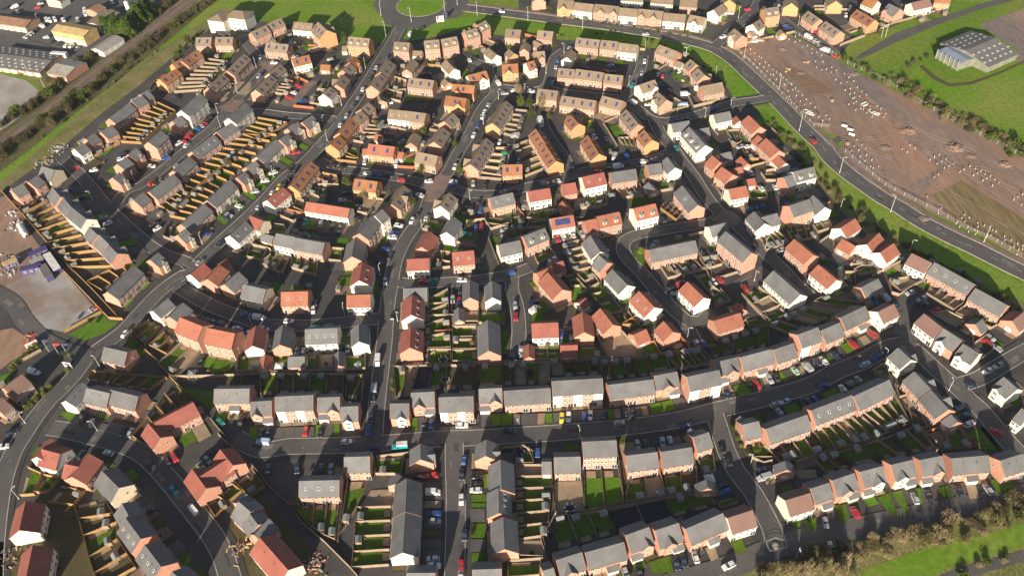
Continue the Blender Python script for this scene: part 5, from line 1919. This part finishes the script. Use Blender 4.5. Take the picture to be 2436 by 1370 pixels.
scrub('1480,72 1380,90 1300,84 1250,80', 5, .8, 'dg', .5, .9, 'low bush on the verge behind the brick terraces', 'verge bushes')
scrub('1530,90 1600,125 1640,140 1700,180 1730,215', 3.5, 1.5, 'dgo', .6, 1.4, 'scrub bush behind the brown roofed houses by the verge', 'bushes by the verge')
scrub('1330,44 1420,55 1520,70 1640,90', 3.4, .7, 'gg', .5, .9, 'small green front garden bush below the top terrace', 'front garden bushes of the top terrace')
SCR.sort(key=lambda q: q[0])
for d, me, q, rz, sc, label, group in SCR[:295]:
    tag(put('shrub', me, None, (q.x, q.y, 0), rz, sc), label, 'shrub', group)
m = MB()
for d, me, q, rz, sc, label, group in SCR[295:]:
    T = Matrix.Translation((q.x, q.y, 0)) @ Matrix.Rotation(rz, 4, 'Z') @ Matrix.Diagonal((*sc, 1)); i = len(m.v); k = m.mi(me.materials[0])
    m.v += [tuple(T @ v.co) for v in me.vertices]
    for f in me.polygons: m.f.append(tuple(i+v for v in f.vertices)); m.m.append(k)
o = m.obj('distant_scrub'); o['kind'] = 'stuff'; tag(o, 'far dark scrub along the railway and the top verges', 'scrub')
R.shuffle(SHR)
for q in SHR[:290]:
    if inhouse(q, .6): continue
    h = R.uniform(.35, .95); b_ = put('garden_shrub', R.choice(BUSH[R.choice('gggdyt')]), None, (q.x, q.y, .15), R.uniform(0, 6.28), (h, h, h*R.uniform(.7, 1.2)))
    tag(b_, 'small shrub or pot plant growing along a back garden fence', 'shrub', 'small garden shrubs')
for x, y in ((1990, 1368), (2005, 1350), (1885, 1370), (1960, 1362), (1925, 1365)):
    tree(un(x, y), 't', 6.5)
# ---------------------------------------------------------------- mesh fences of the building plot
def postfence(pts, step, h, label, o=None):
    p = [v.to_2d() for v in P3(pts, o)]; r = empty('mesh_fence', (p[0].x, p[0].y, 0)); tag(r, label, 'fence', 'fences of the building plot')
    pm = MB(); pm.box(-.1, .1, -.1, .1, 0, h+.2, steel); pm = pm.mesh('post'); w_ = MB(); o0 = p[0]
    for a, b in zip(p, p[1:]):
        n = max(1, round((b-a).length/step))
        for i in range(n):
            c = a+(b-a)*i/n-o0; d = a+(b-a)*(i+1)/n-o0
            put('post', pm, r, (c.x, c.y, 0))
            for z in (.25, .7, 1.15, 1.6, h): w_.slab(c, d, .03, z-.03, z+.03, steel)
    w_.obj('wire_mesh', r)
postfence('2015,152 2100,192 2200,252 2330,322 2436,376 2500,410', 5, 2.0, 'grey mesh fence with posts between the building plot and the farm hedge')
postfence('1755,122 1800,165 1860,225 1905,272 1935,300 1972,304', 4.5, 1.7, 'pale mesh fence between the main road and the upper building plot')
postfence('2010,362 2060,405 2105,442 2150,466 2230,506 2300,545 2370,577 2430,612', 5, 1.7, 'pale mesh fence between the main road and the lower building plot')
postfence('1890,82 1945,112 1990,135', 3.5, 2.0, 'grey mesh fence between the parked vans and the building plot')
# boards, flags, cabins, silo and bits
def thing(nm, p, rz, label, cat, group=None):
    r = empty(nm, (p.x, p.y, 0.02), rz); tag(r, label, cat, group); return r
def flag(p, m, label, h=7.0, banner=False):
    r = thing('flag_pole', p, math.radians(20), label, 'flag', 'flags')
    q = MB(); q.cyl(0, 0, 0, h, .07, .05, white_p, 8); q.obj('pole', r)
    q = MB()
    if banner:
        n = 6
        for i in range(n): q.face([(.05, 0, h-3.6+3.4*i/n), (1.2, .12*math.sin(i), h-3.6+3.4*i/n), (1.2, .12*math.sin(i+1), h-3.6+3.4*(i+1)/n), (.05, 0, h-3.6+3.4*(i+1)/n)], m)
    else:
        for i in range(6): q.face([(.05+.33*i, .16*math.sin(i*1.2), h-1.35-.05*i), (.05+.33*(i+1), .16*math.sin((i+1)*1.2), h-1.4-.05*i), (.05+.33*(i+1), .16*math.sin((i+1)*1.2), h-.12-.05*i), (.05+.33*i, .16*math.sin(i*1.2), h-.1-.05*i)], m)
    q.obj('flag', r)
flag(uc((0, 600), 462, 930), purple, 'left of the two purple flags at the sales entrance')
flag(uc((0, 600), 560, 965), red_p, 'red flag between the two purple flags at the sales entrance')
flag(uc((0, 600), 640, 965), purple, 'right of the two purple flags at the sales entrance')
flag(uc((800, 0), 943, 225), red_p, 'red banner flag beside the roundabout sign board', 5, True)
flag(uc((800, 0), 1003, 200), purple, 'left purple banner flag behind the roundabout sign board', 5, True)
flag(uc((800, 0), 1022, 192), purple, 'right purple banner flag behind the roundabout sign board', 5, True)
def board(p, rz, wd, ht, z0, cols, label):
    r = thing('sign_board', p, rz, label, 'sign')
    for s in (-1, 1):
        q = MB(); q.box(s*wd*.4-.07, s*wd*.4+.07, .04, .16, 0, z0+ht, steel); q.obj('post', r)
    q = MB(); q.box(-wd/2, wd/2, -.06, .03, z0, z0+ht, white_p); b_ = q.obj('panel', r)
    for x0, x1, za, zb, m in cols:
        q = MB(); q.box(x0*wd/2, x1*wd/2, -.085, -.062, z0+za*ht, z0+zb*ht, m); q.obj('print', b_)
board(uc((800, 0), 972, 220), .1, 4.6, 3.8, .9, ((-.6, -.2, .55, .75, RO['g']), (.1, .5, .2, .4, RO['g'])), 'white sign board on the grass beside the roundabout')
board(uc((0, 600), 650, 1085), math.radians(-12), 3.2, 3.0, .8, ((-.7, .7, .45, .8, purple), (-.5, .5, .15, .28, purple)), 'white sales sign with purple print at the bed of shrubs')
board(uc((0, 600), 310, 880), math.radians(35), 4.5, 2.2, .5, ((-.8, .6, .3, .7, lgrey_r),), 'pale leaning site board by the orange barriers')
def cabin(p, rz, ln, z, rm, label, wall=purple):
    r = thing('site_cabin', p, rz, label, 'cabin', 'site cabins'); r.location.z = z
    q = MB(); q.box(-ln/2, ln/2, -1.5, 1.5, 0, 2.7, wall); q.obj('wall', r)
    q = MB(); q.box(-ln/2-.1, ln/2+.1, -1.6, 1.6, 2.7, 2.85, rm); q.obj('roof', r)
    put('door', DOOR, r, (ln*.3, -1.5, .05), math.pi)
    for x in (-.3, 0): put('window', WIN, r, (ln*x, -1.5, 1.1), math.pi)
def cb(x, y, x2, y2): 
    a, b = uc((0, 300), x, y, 2.8), uc((0, 300), x2, y2, 2.8); return Vector(((a.x+b.x)/2, (a.y+b.y)/2, 0)), math.atan2(b.y-a.y, b.x-a.x), (b-a).length
for i, (c4, rm, lab, wl) in enumerate((((265, 1195, 430, 1125), purple, 'purple roofed site cabin at the back of the cabin row', purple), ((280, 1270, 390, 1215), lgrey_r, 'purple site cabin with a pale blue-grey roof in the middle', purple),
        ((430, 1185, 530, 1330), white_p, 'tall white roofed site cabin next to the boundary fence', purple), ((185, 1330, 380, 1290), purple, 'low purple site cabin in front of the others', purple), ((390, 1290, 455, 1400), dark_r, 'dark roofed purple site cabin below the white roofed one', purple),
        ((20, 1290, 150, 1230), tan_r, 'open tan roofed store on purple legs at the left edge', purple))):
    p, rz, ln = cb(*c4); cabin(p, rz, max(5, ln), 0 if i != 2 else 0.0, rm, lab, wl)
p = uc((0, 300), 275, 1080); p2 = uc((0, 300), 175, 905)
r = thing('cement_silo', (p+p2)/2, math.atan2((p2-p).y, (p2-p).x), 'white cement silo lying on its side behind the cabins', 'silo')
q = MB()
ring = [(-6, .5), (-5, 1.3), (4.2, 1.45), (6, .9)]
for (xa, ra), (xb, rb_) in zip(ring, ring[1:]):
    for j in range(12):
        a, b = j*math.pi/6, (j+1)*math.pi/6
        q.face([(xa, ra*math.cos(a), 1.6+ra*math.sin(a)), (xb, rb_*math.cos(a), 1.6+rb_*math.sin(a)), (xb, rb_*math.cos(b), 1.6+rb_*math.sin(b)), (xa, ra*math.cos(b), 1.6+ra*math.sin(b))], white_p)
q.obj('tank', r)
q = MB(); 
for x in (-3.5, 3.5): q.box(x-.2, x+.2, -1.2, 1.2, 0, .6, steel)
q.obj('cradle', r)
p = uc(A0, 1215, 135); r = thing('silo', p, 0, 'tall upright white silo beside the conifers', 'silo')
q = MB(); q.cyl(0, 0, 1.2, 8.2, 1.5, 1.5, white_p, 16); q.cyl(0, 0, 8.2, 8.9, 1.5, .4, white_p, 16); q.obj('tank', r)
q = MB(); 
for a in range(4): q.box(math.cos(a*1.57)*1.2-.12, math.cos(a*1.57)*1.2+.12, math.sin(a*1.57)*1.2-.12, math.sin(a*1.57)*1.2+.12, 0, 1.6, steel)
q.obj('leg_frame', r)
p = uc(A0, 570, 545); r = thing('trailer', p, math.radians(-14), 'long white trailer parked below the yellow office', 'trailer')
q = MB(); q.box(-5, 5, -1.25, 1.25, 1.1, 3.8, white_p); q.obj('cargo_box', r)
for x in (-3.6, -2.4, 3.4):
    for s in (-1, 1): put('wheel', WHE, r, (x, s*1.05, .5), 0, (1.5,)*3)
def pilebits(nm, p, n, ms, sp, label, cat, sz=(.3, 1.6)):
    q = MB(); a0 = R.uniform(0, 3)
    for _ in range(n):
        x, y, a = R.gauss(0, sp), R.gauss(0, sp), (a0+R.uniform(-.05, .05)) if nm == 'beam_stack' else R.uniform(0, 3.14); l, w_, h = R.uniform(*sz), R.uniform(.15, .6), R.uniform(.1, .7)
        q.slab((x, y), (x+math.cos(a)*l, y+math.sin(a)*l), w_, 0, h, R.choice(ms))
    o = put(nm, q.mesh(nm), None, (p.x, p.y, .03)); tag(o, label, cat)
pilebits('rubble_pile', uc((0, 300), 115, 820), 40, [white_p, concrete, lgrey_r], 1.8, 'white rubbish and rubble heap outside the boundary fence', 'rubble')
pilebits('rubble_pile', uc((0, 300), 150, 930), 40, [white_p, concrete, site_d], 2.2, 'grey and white rubble beside the lying silo', 'rubble')
pilebits('timber_pile', uc((0, 300), 60, 1260), 40, [white_p, tan_r, shed_w, blue_p], 2.6, 'jumble of pallets and materials left of the purple cabins', 'materials')
pilebits('bag_pile', uc((0, 600), 90, 190), 22, [white_p, concrete], 1.6, 'white bags dumped in front of the cabins', 'bags', (.4, .9))
pilebits('rubble_pile', uc((0, 300), 430, 340), 40, [concrete, tan_r, lgrey_r, shed_w], 2.2, 'row of building rubble beside the grass strip', 'rubble')
pilebits('rubble_pile', uc((0, 300), 560, 215), 40, [concrete, white_p, lgrey_r], 2.2, 'grey rubble by the white corner house', 'rubble')
pilebits('timber_pile', uc((400, 1020), 640, 1140), 34, [tan_r, shed_w, site_d], 1.7, 'timber and sand heap beside the unfinished red roofed house', 'materials', (.4, 1.8))
pilebits('rubble_pile', uc((400, 1020), 1390, 1240), 40, [site_d, concrete, WA['R']], 2.0, 'rubble and pipes at the diagonal boundary fence', 'rubble')
pilebits('rubble_pile', uc((0, 1020), 110, 1180), 40, [soil, tan_r, site_d], 2.2, 'muddy rubble between the two bottom left red roofed houses', 'rubble')
pilebits('rubble_pile', uc((0, 600), 890, 530), 12, [red_p, concrete, white_p], .9, 'small heap with a red tarpaulin on the slab yard edge', 'rubble')
pilebits('rubble_pile', uc((1600, 0), 1250, 590), 10, [tan_r, WA['R']], .8, 'orange brick heap in the upper building plot', 'rubble')
pilebits('rubble_pile', uc((1600, 0), 1075, 655), 10, [tan_r, WA['R']], .8, 'orange timber strips beside the bare patch of the plot', 'rubble')
pilebits('beam_stack', uc((1600, 0), 1300, 1065), 10, [white_p, concrete], .7, 'white concrete beams stacked near the plot entrance', 'beams', (3, 5))
pilebits('beam_stack', uc((1936, 0), 450, 985), 10, [white_p, concrete], .7, 'white beams stacked among the middle piles', 'beams', (2.5, 4))
pilebits('beam_stack', uc((1936, 0), 605, 1065), 10, [white_p, concrete], .7, 'grey white beams stacked right of the middle piles', 'beams', (2, 4))
for x, y, lab in ((1485, 945, 'round sandy cable reel alone in the plot'), (1830, 1030, 'round sandy cable reel between the beam stacks'), (1630, 1345, 'round cable reel at the plot entrance')):
    p = uc((1600, 0), x, y); q = MB(); q.cyl(0, 0, 0, .12, .9, .9, tan_r, 14); q.cyl(0, 0, .12, .75, .45, .45, shed_w, 12); q.cyl(0, 0, .75, .87, .9, .9, tan_r, 14)
    q = q.obj('cable_reel', None, (p.x, p.y, .03)); tag(q, lab, 'reel')
for x, y, lab in ((285, 5, 'upper white barrier block at the plot entrance'), (338, 40, 'middle white barrier block at the plot entrance'), (352, 85, 'lower white barrier block at the plot entrance')):
    p = uc((1936, 300), x, y); q = MB(); q.ext([(-.5, 0), (.5, 0), (.25, .5), (.2, 1.0), (-.2, 1.0), (-.25, .5)], 'x', -1.4, 1.4, white_p); q = q.obj('barrier_block', None, (p.x, p.y, .03)); q.rotation_euler.z = -.6; tag(q, lab, 'barrier')
pilebits('barrier_group', uc((1936, 0), 210, 530), 8, [red_p], .9, 'red plastic barriers at the head of the building plot', 'barriers', (1, 2))
for x, y, lab in ((270, 780, 'left orange barrier heap at the site entrance'), (245, 850, 'lower orange barrier heap at the site entrance')):
    pilebits('barrier_group', uc((0, 600), x, y), 8, [red_p, WA['O']], .8, lab, 'barriers', (1, 2))
# play things in the gardens
def tramp(p, m, label, s=1.7):
    q = MB(); q.cyl(0, 0, .7, .76, s*.8, s*.8, tyre, 18)
    r = put('trampoline', q.mesh('trampoline'), None, (p.x, p.y, .1)); tag(r, label, 'trampoline')
    q = MB(); n = 18
    for j in range(n):
        a, b = 2*math.pi*j/n, 2*math.pi*(j+1)/n
        q.face([(s*.8*math.cos(a), s*.8*math.sin(a), .78), (s*math.cos(a), s*math.sin(a), .78), (s*math.cos(b), s*math.sin(b), .78), (s*.8*math.cos(b), s*.8*math.sin(b), .78)], m)
    q.obj('pad', r)
    for j in range(6):
        a = j*1.047; q = MB(); q.cyl(s*math.cos(a), s*math.sin(a), 0, 2.3, .04, .04, steel, 6); q.obj('leg', r)
tramp(uc((1200, 1020), 140, 235), blue_p, 'blue trampoline on the lawn above the bottom street')
tramp(uc((1200, 1020), 610, 755), blue_p, 'dark blue trampoline at the end of the shaded garden')
tramp(uc((800, 820), 1015, 340), concrete, 'pale rimmed trampoline in the garden behind the broad bottom road')
tramp(uc((1200, 820), 235, 270), tyre, 'black trampoline on the tan patio')
tramp(uc((800, 600), 1000, 1020), green_p, 'green rimmed trampoline behind the red brick pair')
tramp(uc((400, 600), 1060, 225), blue_p, 'blue paddling trampoline in the middle lawn', 1.3)
tramp(uc((1200, 1020), 430, 1010), tyre, 'dark trampoline near the triangular garden corner', 1.2)
for (o, x, y, nm, m, lab, cat) in (((800, 600), 895, 950, 'slide', yel_w, 'yellow toy slide on the lawn behind the red brick pair', 'toy'), ((400, 600), 1410, 250, 'slide', blue_p, 'blue toy slide by the white fence', 'toy'), ((400, 600), 300, 1030, 'slide', green_p, 'green toy slide behind the tall red roofed house', 'toy'),
        ((1600, 600), 1545, 165, 'slide', green_p, 'bright green toy slide in the right hand garden', 'toy'), ((400, 600), 1080, 1090, 'slide', blue_p, 'blue toy slide beside the white gazebo', 'toy'), ((1200, 1020), 1000, 0, 'slide', blue_p, 'x', 'toy')):
    if lab == 'x': continue
    p = uc(o, x, y); q = MB(); q.ext([(-1.2, 0), (.7, 1.2), (1.0, 1.2), (1.0, 1.3), (.65, 1.3), (-1.2, .12)], 'y', -.3, .3, m); q.box(.85, 1.0, -.3, -.22, 0, 1.2, m); q.box(.85, 1.0, .22, .3, 0, 1.2, m)
    o_ = q.obj(nm, None, (p.x, p.y, .1)); o_.rotation_euler.z = R.uniform(0, 3); tag(o_, lab, cat)
for (o, x, y, m, lab) in (((400, 600), 1030, 1055, white_p, 'white square gazebo between the red garage and grey garage'), ((1200, 300), 1000, 640, shed_r, 'grey roofed gazebo behind the white terracotta house'), ((800, 300), 1570, 250, green_p, 'bright green roofed garden cabin among the terraces'), ((1600, 1020), 345, 460, white_p, 'white sheeted canopy beside the small grey garage'), ((400, 600), 220, 1120, shed_r, 'long grey felt roofed cabin by the back fence')):
    p = uc(o, x, y, 2.2); r = thing('gazebo', Vector((p.x, p.y, 0)), R.uniform(-.1, .1), lab, 'gazebo')
    q = MB(); c4 = [(-1.6, -1.6), (1.6, -1.6), (1.6, 1.6), (-1.6, 1.6)]
    for j in range(4): q.face([(*c4[j], 2.2), (*c4[(j+1) % 4], 2.2), (0, 0, 3.0)], m)
    q.face([(*c, 2.19) for c in c4[::-1]], m); q.obj('roof', r)
    for c in c4:
        q = MB(); q.box(c[0]*.95-.06, c[0]*.95+.06, c[1]*.95-.06, c[1]*.95+.06, 0, 2.2, steel); q.obj('post', r)
# pole frame at the upper right, manhole, wheelie bins
p = uc((1936, 0), 645, 350); r = thing('pole_frame', p, .2, 'twin pole timber power line frame on the grass below the orange terrace', 'power pole')
for s in (-1, 1): q = MB(); q.cyl(s*1.3, 0, 0, 8, .16, .12, steel, 8); q.obj('pole', r)
q = MB(); q.box(-2.4, 2.4, -.12, .12, 7.4, 7.65, steel); q.obj('cross_arm', r)
p = uc((1600, 1020), 955, 1090); r = thing('excavation', p, .2, 'fenced hole with a concrete ring at the end of the lower right street', 'excavation')
q = MB(); q.cyl(0, 0, .1, .55, 1.0, 1.0, concrete, 16); q.obj('concrete_ring', r)
q = MB(); q.cyl(0, 0, .08, .12, 2.0, 2.1, soil, 14); q.obj('spoil', r)
q = MB()
pp = [(-2.6, -1.5), (-2.4, 1.8), (1, 2.2), (3.4, .6), (3.2, -1.6)]
for a, b in zip(pp, pp[1:]+pp[:1]):
    for z in (.4, .9, 1.3): q.slab(a, b, .04, z-.03, z+.03, steel)
q.obj('barrier', r)
binm = MB(); binm.ext([(-.25, 0), (.25, 0), (.3, .95), (.3, 1.05), (-.3, 1.1), (-.3, .95)], 'x', -.28, .28, tyre); binm = binm.mesh('wheelie_bin')
nb = 0
for c, u, hl, hw in HOUSES:
    if R.random() < .45 and nb < 120 and hw > 3.5:
        n_ = Vector((u.y, -u.x)); q = c+u*R.uniform(-hl*.8, hl*.8)+n_*(hw+.6)*R.choice((1, -1))
        if inhouse(q, .2): continue
        b_ = put('wheelie_bin', binm, None, (q.x, q.y, .06), R.uniform(0, 3)); mark(b_, q, 'black wheelie bin', 'bin', 'bin', 'wheelie bins'); nb += 1
finish_labels()
# ---------------------------------------------------------------- winter air between the drone and the far streets
hz = MB(); hz.box(-1200, 1200, -150, 1500, -1.5, 262, None); hz.mats = []
hm = bpy.data.materials.new('air'); hm.use_nodes = True; hn = hm.node_tree; hn.nodes.clear()
pv = hn.nodes.new('ShaderNodeVolumePrincipled'); pv.inputs['Color'].default_value = (.86, .90, 1.0, 1); pv.inputs['Density'].default_value = .00005; pv.inputs['Anisotropy'].default_value = .1
ho = hn.nodes.new('ShaderNodeOutputMaterial'); hn.links.new(pv.outputs[0], ho.inputs['Volume'])
hz.mats = [hm]; hz.m = [0]*len(hz.f)
hz = hz.obj('haze'); hz['kind'] = 'stuff'
